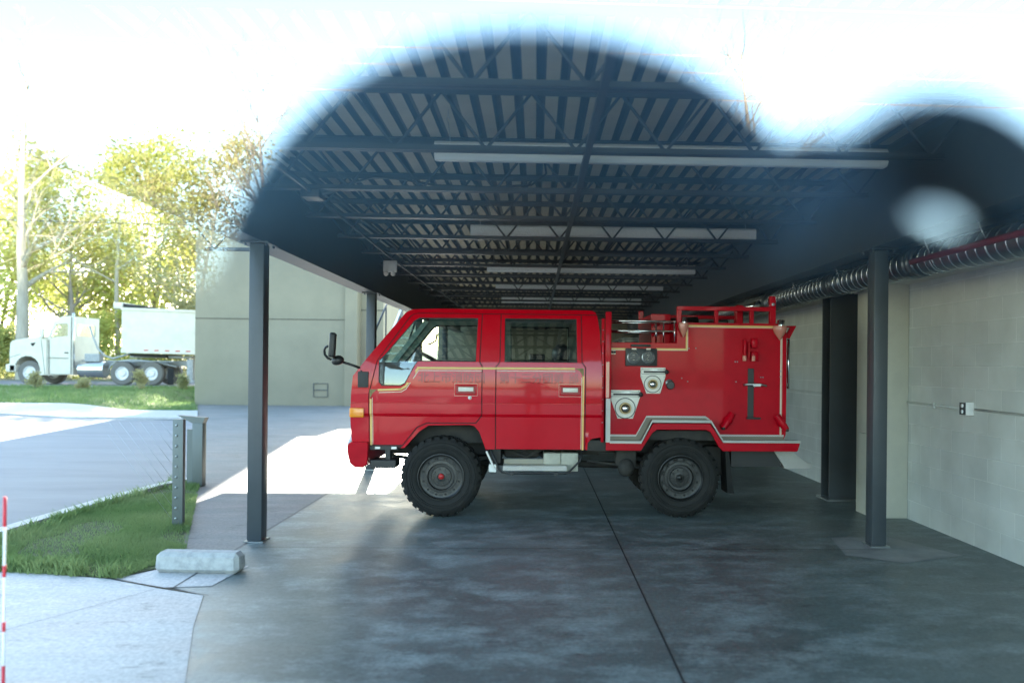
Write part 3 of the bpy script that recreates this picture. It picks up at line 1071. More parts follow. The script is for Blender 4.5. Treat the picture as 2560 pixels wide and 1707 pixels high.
# quarter vent in the front window
b = MB()
for i in range(15):
    z = az(512 + i * 9)
    b.box(ax(360), ax(385), .004 + yoff(z), .016 + yoff(z), z - .006, z + .006)
b.box(ax(386), ax(391), .004, .02, az(646), az(470))
b.build('vent_louvre', M['darktrim'], df)
# door handles
def handle(dr_, x0, x1, y0, y1):
    z0, z1 = az(y1), az(y0)
    X0, X1 = ax(x0), ax(x1)
    b = MB().rbox(X0 - .012, X1 + .012, -.004, .008, z0 - .012, z1 + .012, .008)
    h = b.build('handle', M['red'], dr_, smooth=40)
    b = MB().rbox(X0 + .0, X1 - .0, -.0065, -.002, z0, z1, .003)
    b.build('handle_recess', M['ghost'], dr_)
    b = MB().rbox(X0 + .022, X1 - .022, -.012, -.006, z0 + .028, z1 - .018, .004)
    b.build('handle_lever', M['plate'], dr_, smooth=40)
    b = MB()
    q = [(X0 - .018, z0 - .018), (X1 + .018, z0 - .018), (X1 + .018, z1 + .018), (X0 - .018, z1 + .018)]
    b.tube([(x, -.003, z) for x, z in q], .0022, 5, closed=True)
    b.build('handle_trim', M['cream'], dr_)
handle(df, 822, 938, 642, 694)
handle(dr, 1450, 1566, 642, 694)
b = MB().lathe([(.0, -.008), (.012, -.008), (.012, -.004), (.019, -.003), (.02, .006)], (ax(904), 0, az(716)), 'y', 20)
b.build('lock', M['white'], df)

# stripes: gold with a thin cream line below
def stripe(path, w, name, m, parent, y=-.0022, bendit=True):
    b = MB()
    for (x0, z0), (x1, z1) in zip(path, path[1:]):
        d = Vector((x1 - x0, z1 - z0)).normalized()
        nn = Vector((-d.y, d.x)) * w / 2
        e = d * w * .5
        k = 8 if abs(z1 - z0) > .2 else 1
        for i in range(k):
            pa = Vector((x0, z0)).lerp(Vector((x1, z1)), i / k) - (e if i == 0 else Vector((0, 0)))
            pb = Vector((x0, z0)).lerp(Vector((x1, z1)), (i + 1) / k) + (e if i == k - 1 else Vector((0, 0)))
            b.face([(q.x, y, q.y) for q in (pa - nn, pb - nn, pb + nn, pa + nn)])
    if bendit:
        b.slice_z([z for z in ZS if 1.0 < z < 1.3])
        b.deform(bend)
    return b.build(name, m, parent)
front_path = A([(360, 674), (490, 669), (520, 650), (592, 540), (968, 539)])
stripe(front_path, .021, 'gold_stripe', M['gold'], df)
stripe([(x + .006, z - .026) for x, z in front_path], .007, 'cream_line', M['cream'], df)
stripe(A([(980, 539), (1054, 539)]), .021, 'gold_stripe', M['gold'], truck)
stripe(A([(1066, 538), (1528, 537)]), .021, 'gold_stripe', M['gold'], dr)
stripe([(x, z - .026) for x, z in A([(1066, 538), (1535, 537)])], .007, 'cream_line', M['cream'], dr)
stripe(A([(1586, 585), (1586, 1024)]), .018, 'gold_stripe', M['gold'], dr)
stripe(A([(1576, 590), (1576, 1024)]), .005, 'cream_line', M['cream'], dr)
stripe(A([(312, 732), (313, 1000)]), .020, 'gold_stripe', M['gold'], df)
stripe(A([(322, 720), (323, 1000)]), .005, 'cream_line', M['cream'], df)
for pts, par in (([(306, 672), (352, 670), (333, 684), (322, 696), (316, 708), (306, 728)], df), ([(1532, 534), (1588, 534), (1588, 586), (1578, 572), (1570, 556), (1556, 546)], dr)):
    b = MB()
    b.prism(A(pts), -.004, -.001)
    b.deform(bend)
    b.build('corner_ornament', M['brassleaf'], par)

# ghost lettering left by removed characters
def text(body_, size, name, m, parent, loc, extr=.0006, sx=1.0, bendit=True, align='LEFT', off=.0):
    cu = bpy.data.curves.new(name, 'FONT')
    cu.body = body_
    cu.size = size
    cu.extrude = extr
    cu.offset = off
    cu.align_x = align
    o = bpy.data.objects.new(name, cu)
    COL.objects.link(o)
    bpy.context.view_layer.update()
    me = bpy.data.meshes.new_from_object(o.evaluated_get(bpy.context.evaluated_depsgraph_get()))
    bpy.data.objects.remove(o)
    bpy.data.curves.remove(cu)
    for v in me.vertices:
        x, z = v.co.x * sx + loc[0], v.co.y + loc[2]
        v.co = Vector((x, loc[1] + (yoff(z) if bendit else 0) - v.co.z, z))
    me.materials.clear()
    me.materials.append(m)
    o = bpy.data.objects.new(name, me)
    COL.objects.link(o)
    o.parent = parent
    return o
text('北上市消防団', .118, 'lettering', M['ghost'], df, (ax(592), -.0012, az(622)), sx=.98, off=.0015)
text('第十三分団第', .118, 'lettering', M['ghost'], dr, (ax(1078), -.0012, az(622)), sx=.95, off=.0015)
text('部', .118, 'lettering', M['ghost'], dr, (ax(1496), -.0012, az(622)), sx=.90, off=.0015)

# front end: corner panel, lamps, bumper, step, grille
b = MB()
b.rbox(ax(235), ax(298), -.010, .016, az(660), az(565), .006)
b.build('corner_vent', M['darktrim'], truck, smooth=40)
b = MB().rbox(ax(187), ax(272), -.012, .14, az(838), az(782), .008)
for i in range(3):
    b.box(ax(228), ax(270), -.0145, -.012, az(796 + i * 15), az(792 + i * 15))
b.build('turn_signal', M['amber'], truck, smooth=40)
b = MB().rbox(ax(184), ax(205), .20, .52, az(840), az(760), .01).rbox(ax(184), ax(205), 1.2, 1.52, az(840), az(760), .01)
b.build('headlight', M['chrome'], truck, smooth=40)
b = MB()
for i in range(5):
    b.box(ax(188), ax(200), .54, 1.18, az(830 - i * 14), az(822 - i * 14))
b.build('grille', M['darktrim'], truck)
b = MB()
prof = A([(178, 1010), (188, 990), (215, 985), (300, 985), (300, 1060), (296, 1120), (270, 1138), (225, 1136), (195, 1112), (182, 1060)])
b.prism(prof, -.02, TW + .02)
b.build('bumper', M['redmatt'], truck, smooth=35, bevel=.012)
b = MB().box(ax(305), ax(470), .05, .20, az(1035), az(1012))
b.box(ax(395), ax(425), .06, .16, az(1100), az(1035))
b.rbox(ax(312), ax(466), .0, .26, az(1142), az(1092), .01)
for i in range(9):
    b.box(ax(322 + i * 15), ax(330 + i * 15), -.006, .002, az(1144), az(1128))
b.build('front_step', M['black'], truck)
for x in (352, 450):
    b = MB().rbox(ax(x - 16), ax(x + 16), .03, .045, az(1030), az(1014), .003)
    b.build('step_bracket', M['galv'], truck)
# mirror arms and mirrors
b = MB()
path = A([(248, 545), (200, 527), (130, 505), (85, 497), (60, 487), (44, 465), (42, 440), (52, 422), (80, 412)])
b.tube([(x, .02 - .10 * i / 8, z) for i, (x, z) in enumerate(path)], .013, 8)
b.tube([(ax(240), .03, az(540)), (ax(262), .0, az(575)), (ax(260), .0, az(640))], .010, 8)
mr = b.build('mirror_arm', M['black'], truck)
b = MB().rbox(-.035, .035, -.09, .09, -.125, .125, .022, 3)
o = b.build('mirror', M['black'], mr, smooth=50)
o.location = (ax(97), -.10, az(410)); o.rotation_euler = (0, R(3), R(12))
b = MB().sphere((0, 0, 0), .065, .045, .05, 18, 12)
o = b.build('round_mirror', M['black'], mr)
o.location = (ax(124), -.07, az(500)); o.rotation_euler = (0, R(-15), 0)

# cab inside
b = MB()
b.rbox(ax(285), ax(560), .10, TW - .10, az(690), az(508), .04, 3)
b.rbox(ax(480), ax(560), 1.0, 1.35, az(600), az(500), .03, 2)
b.build('dashboard', M['darktrim'], truck, smooth=40)
b = MB()
c = Vector((ax(600), 1.2, az(488)))
ring = []
for i in range(28):
    a_ = 2 * PI * i / 28
    ring.append(c + Vector((.19 * math.cos(a_) * .82, .19 * math.sin(a_), -.19 * math.cos(a_) * .45)))
b.tube(ring, .014, 8, closed=True)
b.tube([c, c + Vector((-.12, 0, -.28))], .025, 8)
b.bar(c + Vector((0, -.18, 0)), c + Vector((0, .18, 0)), .03, .015)
b.build('steering_wheel', M['darktrim'], truck)
b = MB()
for x in (700, 1230):
    for y0, y1 in ((.14, .62), (.66, 1.06), (1.12, 1.58)):
        b.rbox(ax(x), ax(x + 260), y0, y1, az(790), az(700), .04, 2)
        b.rbox(ax(x + 225), ax(x + 285), y0, y1, az(720), az(530), .03, 2)
b.build('seat', M['darktrim'], truck, smooth=40)
b = MB().box(ax(300), ax(1680), .05, TW - .05, az(880), az(862))
b.build('cab_floor', M['darktrim'], truck)
b = MB()
for pts in ([(600, 300), (592, 350), (545, 378), (535, 372)], [(1280, 252), (1300, 258), (1350, 258), (1380, 252)]):
    pp = A(pts)
    b.tube([(x, TW - .24, z) for x, z in pp], .014, 6)
b.build('grab_handle', M['black'], truck)

# ---------------- wheels
def make_wheel(parent, x, z, y, front, flip=False):
    w = empty('wheel')
    w.parent = parent
    w.location = (x, y, z)
    if flip:
        w.rotation_euler = (0, 0, PI)
    # tyre, axis along y, outer face towards -y
    n_ = 120
    prof = [(.238, -.118), (.250, -.130), (.285, -.137), (.330, -.139), (.362, -.134), (.385, -.126), (.398, -.108), (.405, -.07), (.407, .0), (.405, .07), (.398, .108), (.385, .126), (.362, .134), (.33, .139), (.285, .137), (.25, .13), (.238, .118), (.237, .10), (.237, -.10)]
    b = MB()
    b.lathe(prof, (0, 0, 0), 'y', n_, True, True)
    for k in range(30):                   # shoulder lugs
        for side in (-1, 1):
            a0 = 2 * PI * (k + (.5 if side > 0 else 0)) / 30
            d = .072
            P = []
            for (r0, y0) in ((.372, -.139), (.414, -.112), (.412, -.02), (.400, -.02)):
                for s in (-1, 1):
                    a1 = a0 + s * d * (1 if r0 > .39 else .72)
                    P.append((r0 * math.cos(a1), -side * y0 * 1.0, r0 * math.sin(a1)))
            v = [b.bm.verts.new(p) for p in P]
            for f in ((0, 1, 3, 2), (2, 3, 5, 4), (4, 5, 7, 6), (6, 7, 1, 0), (0, 2, 4, 6), (1, 7, 5, 3)):
                b.bm.faces.new([v[i] for i in f])
    for k in range(60):                   # centre blocks
        a0 = 2 * PI * k / 60
        yy = .035 if k % 2 else -.035
        P = []
        for r0 in (.40, .4135):
            for dy in (-.028, .028):
                for s in (-1, 1):
                    a1 = a0 + s * .038
                    P.append((r0 * math.cos(a1), yy + dy, r0 * math.sin(a1)))
        v = [b.bm.verts.new(p) for p in P]
        for f in ((0, 1, 3, 2), (4, 6, 7, 5), (0, 2, 6, 4), (1, 5, 7, 3), (0, 4, 5, 1), (2, 3, 7, 6)):
            b.bm.faces.new([v[i] for i in f])
    for r0 in (.300, .318, .352):         # sidewall beads
        b.lathe([(r0 - .004, -.1375), (r0, -.1425), (r0 + .004, -.1375)], (0, 0, 0), 'y', n_)
    b.build('tyre', M['rubber'], w, smooth=35)
    am = M['gun'] if front else M['dkalloy']
    b = MB()
    b.lathe([(.240, -.128), (.240, -.136), (.232, -.138), (.226, -.132), (.224, -.112), (.216, -.106), (.206, -.104), (.168, -.102), (.166, -.108), (.140, -.110), (.136, -.104), (.132, -.070), (.105, -.068), (.100, -.080), (.055, -.083), (.0, -.083)], (0, 0, 0), 'y', 72)
    rim = b.build('rim', am, w, smooth=30)
    b = MB()
    for k in range(12):                   # dark slots of the outer ring
        a0 = 2 * PI * k / 12
        P = []
        for r0 in (.176, .200):
            for s in (-1, -.5, .5, 1):
                a1 = a0 + s * .115
                P.append((r0 * math.cos(a1), -.1045, r0 * math.sin(a1)))
        b.face([P[0], P[1], P[2], P[3], P[7], P[6], P[5], P[4]])
    b.lathe([(.131, -.0705), (.106, -.0695)], (0, 0, 0), 'y', 48)
    b.build('slot', M['black'], rim)
    b = MB()
    for k in range(12):
        a0 = 2 * PI * (k + .5) / 12
        b.lathe([(.0, -.114), (.005, -.114), (.006, -.108), (.0115, -.1105), (.0125, -.103)], (.188 * math.cos(a0), 0, .188 * math.sin(a0)), 'y', 10)
        a0 = 2 * PI * k / 12
        b.lathe([(.0, -.1145), (.0075, -.1145), (.008, -.109)], (.152 * math.cos(a0), 0, .152 * math.sin(a0)), 'y', 6, False)
    for k in range(8):
        a0 = 2 * PI * (k + .3) / 8
        b.lathe([(.0, -.0905), (.010, -.0905), (.0115, -.083)], (.078 * math.cos(a0), 0, .078 * math.sin(a0)), 'y', 6, False)
    b.build('bolt', am, rim, smooth=30)
    b = MB().lathe([(.0, -.098), (.028, -.097), (.031, -.083)], (0, 0, 0), 'y', 20)
    b.build('hub_cap', M['capred'] if front else M['dkalloy'], rim)
    b = MB().lathe([(.054, -.0825), (.054, -.088), (.040, -.090), (.036, -.083)], (0, 0, 0), 'y', 32)
    b.build('hub_ring', am, rim, smooth=30)
    return w
zc = .412
xf, xr = tx(1014), tx(1567.5)
make_wheel(truck, xf, zc, .155, True)
make_wheel(truck, xr, zc, .165, False)
make_wheel(truck, xf, zc, TW - .165, True, True)
make_wheel(truck, xr, zc, TW - .165, False, True)

# ---------------- chassis
b = MB()
for y in (.48, 1.16):
    b.box(tx(880), tx(1385), y, y + .07, .60, .76)
    b.box(tx(1385), tx(1830), y, y + .07, .63, .79)
b.box(tx(900), tx(1120), .30, 1.42, .74, .92)
for x in (xf, xr):
    b.tube([(x, .3, zc), (x, TW - .3, zc)], .055, 12)
    b.sphere((x, .75, zc), .16, .15, .16)
    for y in (.40, 1.24):
        for k in range(4):
            L = .62 - .11 * k
            b.tube([(x - L, y, .60 - k * .014), (x, y, .50 - k * .014), (x + L, y, .60 - k * .014)], .02, 6)
b.tube([(xf + .2, .85, .48), (xr - .1, .85, .44)], .04, 10)
b.box(tx(1125), tx(1150), .1, .5, .55, .72)
b.box(tx(1350), tx(1400), .05, .48, .69, .80)
b.rbox(tx(1420), tx(1470), .2, .32, .50, .74, .03)
b.sphere((tx(1445), .22, .50), .09, .08, .10)
b.tube([(tx(1352), .2, .57), (tx(1480), .24, .49)], .012, 6)
b.rbox(tx(1640), tx(1700), .35, .8, .40, .72, .03)
b.box(tx(1430), tx(1690), .13, 1.58, .80, .90)
b.build('chassis', M['chassis'], truck, smooth=40)
b = MB()
b.rbox(tx(1155), tx(1240), .3, .7, .58, .78, .04)
b.tube([(tx(1160), .25, .72), (tx(1200), .22, .66), (tx(1240), .25, .74), (tx(1280), .3, .72)], .016, 8)
b.tube([(tx(1170), .25, .66), (tx(1210), .22, .60), (tx(1250), .3, .68)], .012, 8)
b.sphere((tx(1215), .32, .68), .05)
b.build('engine_parts', M['chassis'], truck, smooth=40)
for x0, x1 in ((1250, 1290), (1291, 1331)):
    b = MB().rbox(tx(x0), tx(x1), .16, .42, tz(1088), tz(1045), .008)
    b.box(tx(x0) + .05, tx(x1) - .05, .155, .161, tz(1053), tz(1048))
    b.build('battery_box', M['battery'], truck, smooth=40)
# side step with its bent tube
b = MB().box(tx(1156), tx(1303), .035, .04, tz(1083), tz(1072)).box(tx(1156), tx(1303), .035, .20, tz(1073), tz(1071))
st = b.build('side_step', M['tread'], truck)
b = MB().box(tx(1157), tx(1303), .19, .20, tz(1071), tz(1060))
b.build('kick_plate', M['kick'], st)
b = MB().tube([(tx(1128), .06, tz(1036)), (tx(1146), .045, tz(1078)), (tx(1154), .04, tz(1087)), (tx(1166), .04, tz(1089)), (tx(1300), .04, tz(1089)), (tx(1309), .04, tz(1085)), (tx(1334), .05, tz(1060)), (tx(1339), .06, tz(1036))], .011, 8)
for x in (1176, 1278):
    b.box(tx(x - 4), tx(x + 4), .03, .055, tz(1094), tz(1086))
b.build('step_tube', M['black'], st)
b = MB().bar((tx(1118), .12, tz(1040)), (tx(1138), .10, tz(1082)), .05, .02).box(tx(1123), tx(1140), .09, .11, tz(1088), tz(1070))
b.build('step_bracket', M['galv'], truck)

# ---------------- pump body
YB = .115
b = MB()
b.prism(B([(160, 985), (160, 372), (594, 372), (594, 246), (1235, 246), (1262, 262), (1276, 300), (1280, 560), (1278, 930), (1262, 968), (876, 968), (800, 862), (436, 862), (370, 985)]), YB, TW - YB)
pb = b.build('pump_body', M['redmatt'], truck, bevel=.006)
b = MB()
b.prism(B([(158, 1028), (158, 978), (378, 978), (445, 862), (792, 862), (872, 978), (1345, 978), (1332, 1022), (1325, 1028), (872, 1028), (845, 1000), (795, 912), (770, 900), (470, 900), (440, 920), (378, 1020), (370, 1028)]), 0.0, .02)
b.build('fender_skirt', M['redmatt'], truck, bevel=.005)
lip = B([(182, 978), (372, 978), (438, 850), (797, 850), (872, 970), (1346, 970)])
b = MB()
for (x0, z0), (x1, z1) in zip(lip, lip[1:]):
    b.hexa([(x0, -.012, z0 - .011), (x1, -.012, z1 - .011), (x1, .0, z1 - .011), (x0, .0, z0 - .011), (x0, -.012, z0 + .016), (x1, -.012, z1 + .016), (x1, .0, z1 + .016), (x0, .0, z0 + .016)])
b.box(bx_(155), bx_(183), -.014, .0, bz_(978), bz_(714))
b.build('tread_edge', M['tread'], truck)
b = MB()
for (x0, z0), (x1, z1) in zip(lip, lip[1:]):
    b.hexa([(x0, .001, z0 + .002), (x1, .001, z1 + .002), (x1, YB - .002, z1 + .002), (x0, YB - .002, z0 + .002), (x0, .001, z0 + .012), (x1, .001, z1 + .012), (x1, YB - .002, z1 + .012), (x0, YB - .002, z0 + .012)])
b.build('tread_ledge', M['treadtop'], truck)
up = B([(182, 944), (348, 944), (412, 828), (775, 828), (800, 845), (862, 940), (1262, 940)])
b = MB()
for (x0, z0), (x1, z1) in zip(up, up[1:]):
    b.hexa([(x0, YB - .012, z0 - .006), (x1, YB - .012, z1 - .006), (x1, YB - .001, z1 - .006), (x0, YB - .001, z0 - .006), (x0, YB - .012, z0 + .014), (x1, YB - .012, z1 + .014), (x1, YB - .001, z1 + .014), (x0, YB - .001, z0 + .014)])
b.build('tread_upstand', M['tread'], truck)
b = MB()
lo_ = B([(182, 974), (372, 974), (438, 848), (797, 848), (818, 880), (872, 968), (1262, 968)])
for i in range(6):
    (xa, za), (xb, zb), (xc, zc_), (xd, zd) = up[i], up[i + 1], lo_[i + 1], lo_[i]
    b.face([(xa, YB - .002, za), (xb, YB - .002, zb), (xc, YB - .002, zc_), (xd, YB - .002, zd)])
b.build('tread_band', M['treadtop'], truck)
# front posts beside the cab
b = MB().rbox(bx_(150), bx_(186), .0, .05, bz_(714), bz_(190), .006).rbox(bx_(128), bx_(146), .03, .06, bz_(980), bz_(230), .004)
b.rbox(bx_(150), bx_(186), TW - .05, TW, bz_(900), bz_(190), .006)
b.build('front_post', M['redmatt'], truck, smooth=40)
b = MB()
for i in range(9):
    b.lathe([(0, -.006), (.006, -.006), (.007, 0)], (bx_(137), .03, bz_(300 + i * 70)), 'y', 8)
b.build('rivet', M['galv'], truck)
b = MB().rbox(bx_(155), bx_(176), -.008, -.0005, bz_(710), bz_(492), .003)
b.build('reflector', M['pink'], truck)
# hose rails beside the deck
b = MB()
for y0 in (.06, .42):
    for yy in (242, 302):
        b.tube([(bx_(187), y0, bz_(yy)), (bx_(580), y0, bz_(yy))], .010, 8)
for x in (478, 525, 575):
    b.tube([(bx_(x), .06 if x == 575 else .24, bz_(368)), (bx_(x), .06 if x == 575 else .24, bz_(242))], .008, 8)
for yy in (242, 302):
    b.tube([(bx_(575), .06, bz_(yy)), (bx_(525), .24, bz_(yy + 5)), (bx_(478), .42, bz_(yy + 22))], .007, 6)
b.build('guard_rail', M['chrome'], truck)
b = MB().rbox(bx_(470), bx_(595), .5, 1.5, bz_(372), bz_(180), .01)
b.build('rear_locker', M['redmatt'], truck)
# roof rack frame
for y in (.10, TW - .16):
    b = MB()
    b.box(bx_(594), bx_(1206), y, y + .06, bz_(172), bz_(146))
    for x0, x1 in ((594, 622), (828, 850), (1048, 1070), (1170, 1206)):
        b.box(bx_(x0), bx_(x1), y + .001, y + .059, bz_(246), bz_(172))
    if y < 1:
        b.rbox(bx_(1170), bx_(1206), .095, .165, bz_(150), bz_(78), .012)
    else:
        b.rbox(bx_(472), bx_(508), TW - .15, TW - .09, bz_(250), bz_(118), .01)
        b.box(bx_(508), bx_(594), TW - .14, TW - .10, bz_(205), bz_(182))
    b.build('roof_rack', M['redmatt'], truck, bevel=.004)
b = MB().rbox(bx_(1005), bx_(1050), .4, .5, bz_(246), bz_(122), .01)
b.build('nozzle_post', M['redmatt'], truck)
b = MB().tube([(bx_(1062), .45, bz_(138)), (bx_(1165), .45, bz_(112))], [.035, .045], 14)
b.build('chrome_nozzle', M['chrome'], truck)
b = MB()
b.lathe([(.0, -.004), (.016, -.004), (.018, 0)], (bx_(1188), .095, bz_(130)), 'y', 14)
b.build('rack_bolt', M['galv'], truck)
b = MB().tube([(bx_(640), 1.0, bz_(222)), (bx_(830), 1.0, bz_(212))], .06, 12)
b.rbox(bx_(900), bx_(1000), .7, 1.2, bz_(246), bz_(205), .02)
b.build('stowed_hose', M['black'], truck)
# rear end
b = MB()
b.hexa([(bx_(1262), .2, bz_(268)), (bx_(1352), .2, bz_(262)), (bx_(1352), 1.5, bz_(262)), (bx_(1262), 1.5, bz_(268)), (bx_(1262), .2, bz_(258)), (bx_(1352), .2, bz_(256)), (bx_(1352), 1.5, bz_(256)), (bx_(1262), 1.5, bz_(258))])
b.prism(B([(1318, 262), (1352, 260), (1312, 336), (1282, 334)]), .2, .24)
b.build('rear_bracket', M['redmatt'], truck)
b = MB()
b.tube([(bx_(1314), .25, bz_(338)), (bx_(1314), .25, bz_(650))], .014, 10)
for yy in (348, 632):
    b.tube([(bx_(1280), .25, bz_(yy)), (bx_(1314), .25, bz_(yy))], .010, 8)
b.build('grab_rail', M['chrome'], truck)
b = MB()
b.hexa([(bx_(1300), .3, bz_(1152)), (bx_(1478), .3, bz_(1148)), (bx_(1478), 1.4, bz_(1148)), (bx_(1300), 1.4, bz_(1152)), (bx_(1300), .3, bz_(1140)), (bx_(1480), .3, bz_(1122)), (bx_(1480), 1.4, bz_(1122)), (bx_(1300), 1.4, bz_(1140))])
b.prism(B([(1226, 1030), (1330, 1030), (1448, 1118), (1478, 1122), (1475, 1150), (1305, 1152)]), .27, .30)
b.build('rear_step', M['tread'], truck)
b = MB()
b.hexa([(tx(1682), .12, tz(1136)), (tx(1698), .12, tz(1136)), (tx(1698), .40, tz(1136)), (tx(1682), .40, tz(1136)), (tx(1676), .12, tz(1034)), (tx(1684), .12, tz(1034)), (tx(1684), .40, tz(1034)), (tx(1676), .40, tz(1034))])
b.build('mud_flap', M['rubber'], truck)
b = MB().box(tx(1700), tx(1820), .3, 1.4, tz(1078), tz(1034))
b.build('rear_box', M['black'], truck)
# lamps
def spike_lamp(x, y0, y1, w, name, m):
    b = MB()
    b.lathe([(w * .9, 0), (w, -.03), (w * .8, -.07), (w * .35, -.12), (.003, -.15)], (bx_(x), YB - .05, bz_(y0)), 'z', 16)
    l = b.build(name, m, truck, smooth=60)
    b = MB().lathe([(w * .5, .0), (w * .5, .06), (w * .3, .065)], (bx_(x + 6), YB - .05, bz_(y0)), 'z', 12)
    b.build('lamp_base', M['chrome'], l)
spike_lamp(630, 250, 0, .055, 'corner_lamp', M['pink'])
spike_lamp(1225, 262, 0, .075, 'corner_lamp', M['pink'])
# pump stripes
def bstripe(l, w, name, m):
    return stripe(B(l), w, name, m, pb, YB - .002, False)
bstripe([(182, 660), (182, 412), (280, 412)], .018, 'gold_stripe', M['gold'])
bstripe([(472, 411), (656, 411), (656, 266), (1198, 267)], .018, 'gold_stripe', M['gold'])
bstripe([(472, 417.5), (663, 417.5), (663, 274), (1198, 275)], .005, 'cream_line', M['cream'])
bstripe([(189, 660), (189, 420), (280, 419)], .005, 'cream_line', M['cream'])
bstripe([(1242, 335), (1242, 930)], .012, 'gold_stripe', M['cream'])
bstripe([(1249, 335), (1249, 930)], .005, 'cream_line', M['cream'])
# gauges
b = MB().rbox(bx_(278), bx_(472), YB - .03, YB - .001, bz_(516), bz_(408), .005)
gp = b.build('gauge_panel', M['black'], truck, smooth=40)
for x, rot in ((328, 195), (417, 228)):
    c = (bx_(x), YB - .03, bz_(462))
    b = MB().lathe([(.0675, 0), (.0675, -.012), (.060, -.016), (.056, -.010), (.056, -.0005)], c, 'y', 40)
    gg = b.build('gauge', M['galv'], gp, smooth=35)
    b = MB().lathe([(.056, -.004), (.0, -.004)], c, 'y', 36)
    b.build('dial', M['dial'], gg)
    b = MB()
    for k in range(21):
        a_ = R(-45 + k * 13.5)
        r0 = .043 if k % 5 == 0 else .047
        b.bar((c[0] + r0 * math.cos(a_), c[1] - .0055, c[2] + r0 * math.sin(a_)), (c[0] + .052 * math.cos(a_), c[1] - .0055, c[2] + .052 * math.sin(a_)), .0024, .001)
    a_ = R(rot)
    b.bar((c[0] - .014 * math.cos(a_), c[1] - .007, c[2] - .014 * math.sin(a_)), (c[0] + .040 * math.cos(a_), c[1] - .007, c[2] + .040 * math.sin(a_)), .004, .001)
    b.box(c[0] - .012, c[0] + .012, c[1] - .006, c[1] - .005, c[2] + .018, c[2] + .022)
    b.box(c[0] - .009, c[0] + .009, c[1] - .006, c[1] - .005, c[2] - .03, c[2] - .026)
    b.build('needle', M['cream'], gg)
for x0, x1 in ((316, 344), (405, 432)):
    b = MB().box(bx_(x0), bx_(x1), YB - .034, YB - .031, bz_(416), bz_(407))
    b.build('label_plate', M['cream'], gp)
b = MB().rbox(bx_(312), bx_(432), YB - .04, YB - .002, bz_(398), bz_(384), .006)
b.build('panel_lamp', M['black'], truck, smooth=40)
b = MB()
for x in (197, 212):
    b.box(bx_(x - 6), bx_(x + 6), YB - .006, YB - .0012, bz_(446), bz_(422))
b.build('switch_plate', M['cream'], truck)
b = MB()
for x in (198, 213):
    b.lathe([(0, -.012), (.012, -.012), (.013, -.0055)], (bx_(x), YB, bz_(432)), 'y', 12)
b.build('switch', M['black'], truck)
# valve plates
def valve(outline, slot, knob, outlet, ro):
    b = MB()
    b.prism(B(outline), YB - .012, YB - .001)
    v = b.build('valve_plate', M['plate'], truck, bevel=.002)
    (sx0, sx1, sy) = slot
    b = MB().rbox(bx_(sx0), bx_(sx1), YB - .0135, YB - .0125, bz_(sy + 6), bz_(sy - 6), .0004)
    b.build('valve_slot', M['black'], v)
    b = MB()
    q = [(bx_(sx0) - .02, bz_(sy + 13)), (bx_(sx1) + .015, bz_(sy + 13)), (bx_(sx1) + .028, bz_(sy)), (bx_(sx1) + .015, bz_(sy - 15)), (bx_(sx0) - .02, bz_(sy - 15)), (bx_(sx0) - .033, bz_(sy))]
    b.tube([(x, YB - .0125, z) for x, z in q], .0022, 5, closed=True)
    c = (bx_(outlet[0]), YB - .012, bz_(outlet[1]))
    b.lathe([(ro * 1.78, 0), (ro * 1.74, -.004), (ro * 1.66, -.004), (ro * 1.62, 0)], c, 'y', 40)
    b.build('plate_line', M['conduit'], v)
    b = MB().rbox(bx_((sx0 + sx1) / 2 - 27), bx_((sx0 + sx1) / 2 + 27), YB - .0138, YB - .0122, bz_(sy - 9), bz_(sy - 14), .0004)
    b.build('label_plate', M['galv'], v)
    b = MB().lathe([(ro, 0), (ro, -.02), (ro * .92, -.03), (ro * .8, -.03), (ro * .76, -.012)], c, 'y', 36)
    b.build('outlet_ring', mbrass, v, smooth=35)
    b = MB().sphere((c[0], c[1] - .008, c[2]), ro * .74, ro * .62, ro * .74, 24, 14)
    b.build('outlet_ball', M['chrome'], v)
    b = MB().tube([(bx_(knob[0] - 20), YB - .03, bz_(knob[1])), (bx_(knob[0]), YB - .045, bz_(knob[1]))], .008, 8).sphere((bx_(knob[0]), YB - .05, bz_(knob[1])), .024)
    b.build('lever_knob', M['black'], v)
    b = MB()
    for (x, y) in outline:
        cx = sum(p[0] for p in outline) / len(outline); cy = sum(p[1] for p in outline) / len(outline)
        b.lathe([(0, -.015), (.005, -.015), (.006, -.012)], (bx_(x + (cx - x) * .1), YB, bz_(y + (cy - y) * .1)), 'y', 8)
    b.build('screw', M['galv'], v)
mbrass = mat('dull brass', (.30, .23, .12), .35, .9)
valve([(373, 524), (526, 524), (526, 580), (494, 684), (410, 684), (373, 580)], (392, 520, 551), (530, 551), (448, 626), .052)
valve([(186, 664), (372, 664), (372, 705), (328, 838), (234, 838), (186, 705)], (206, 366, 690), (372, 690), (280, 775), .062)
b = MB().lathe([(.030, 0), (.042, -.004), (.044, -.03), (.038, -.04), (.0, -.042)], (bx_(556), YB, bz_(632)), 'y', 24)
kn = b.build('pump_knob', M['black'], truck, smooth=35)
b = MB().lathe([(.040, -.001), (.040, -.004), (.0, -.004)], (bx_(551), YB, bz_(618)), 'y', 24)
b.build('knob_scale', M['galv'], kn)
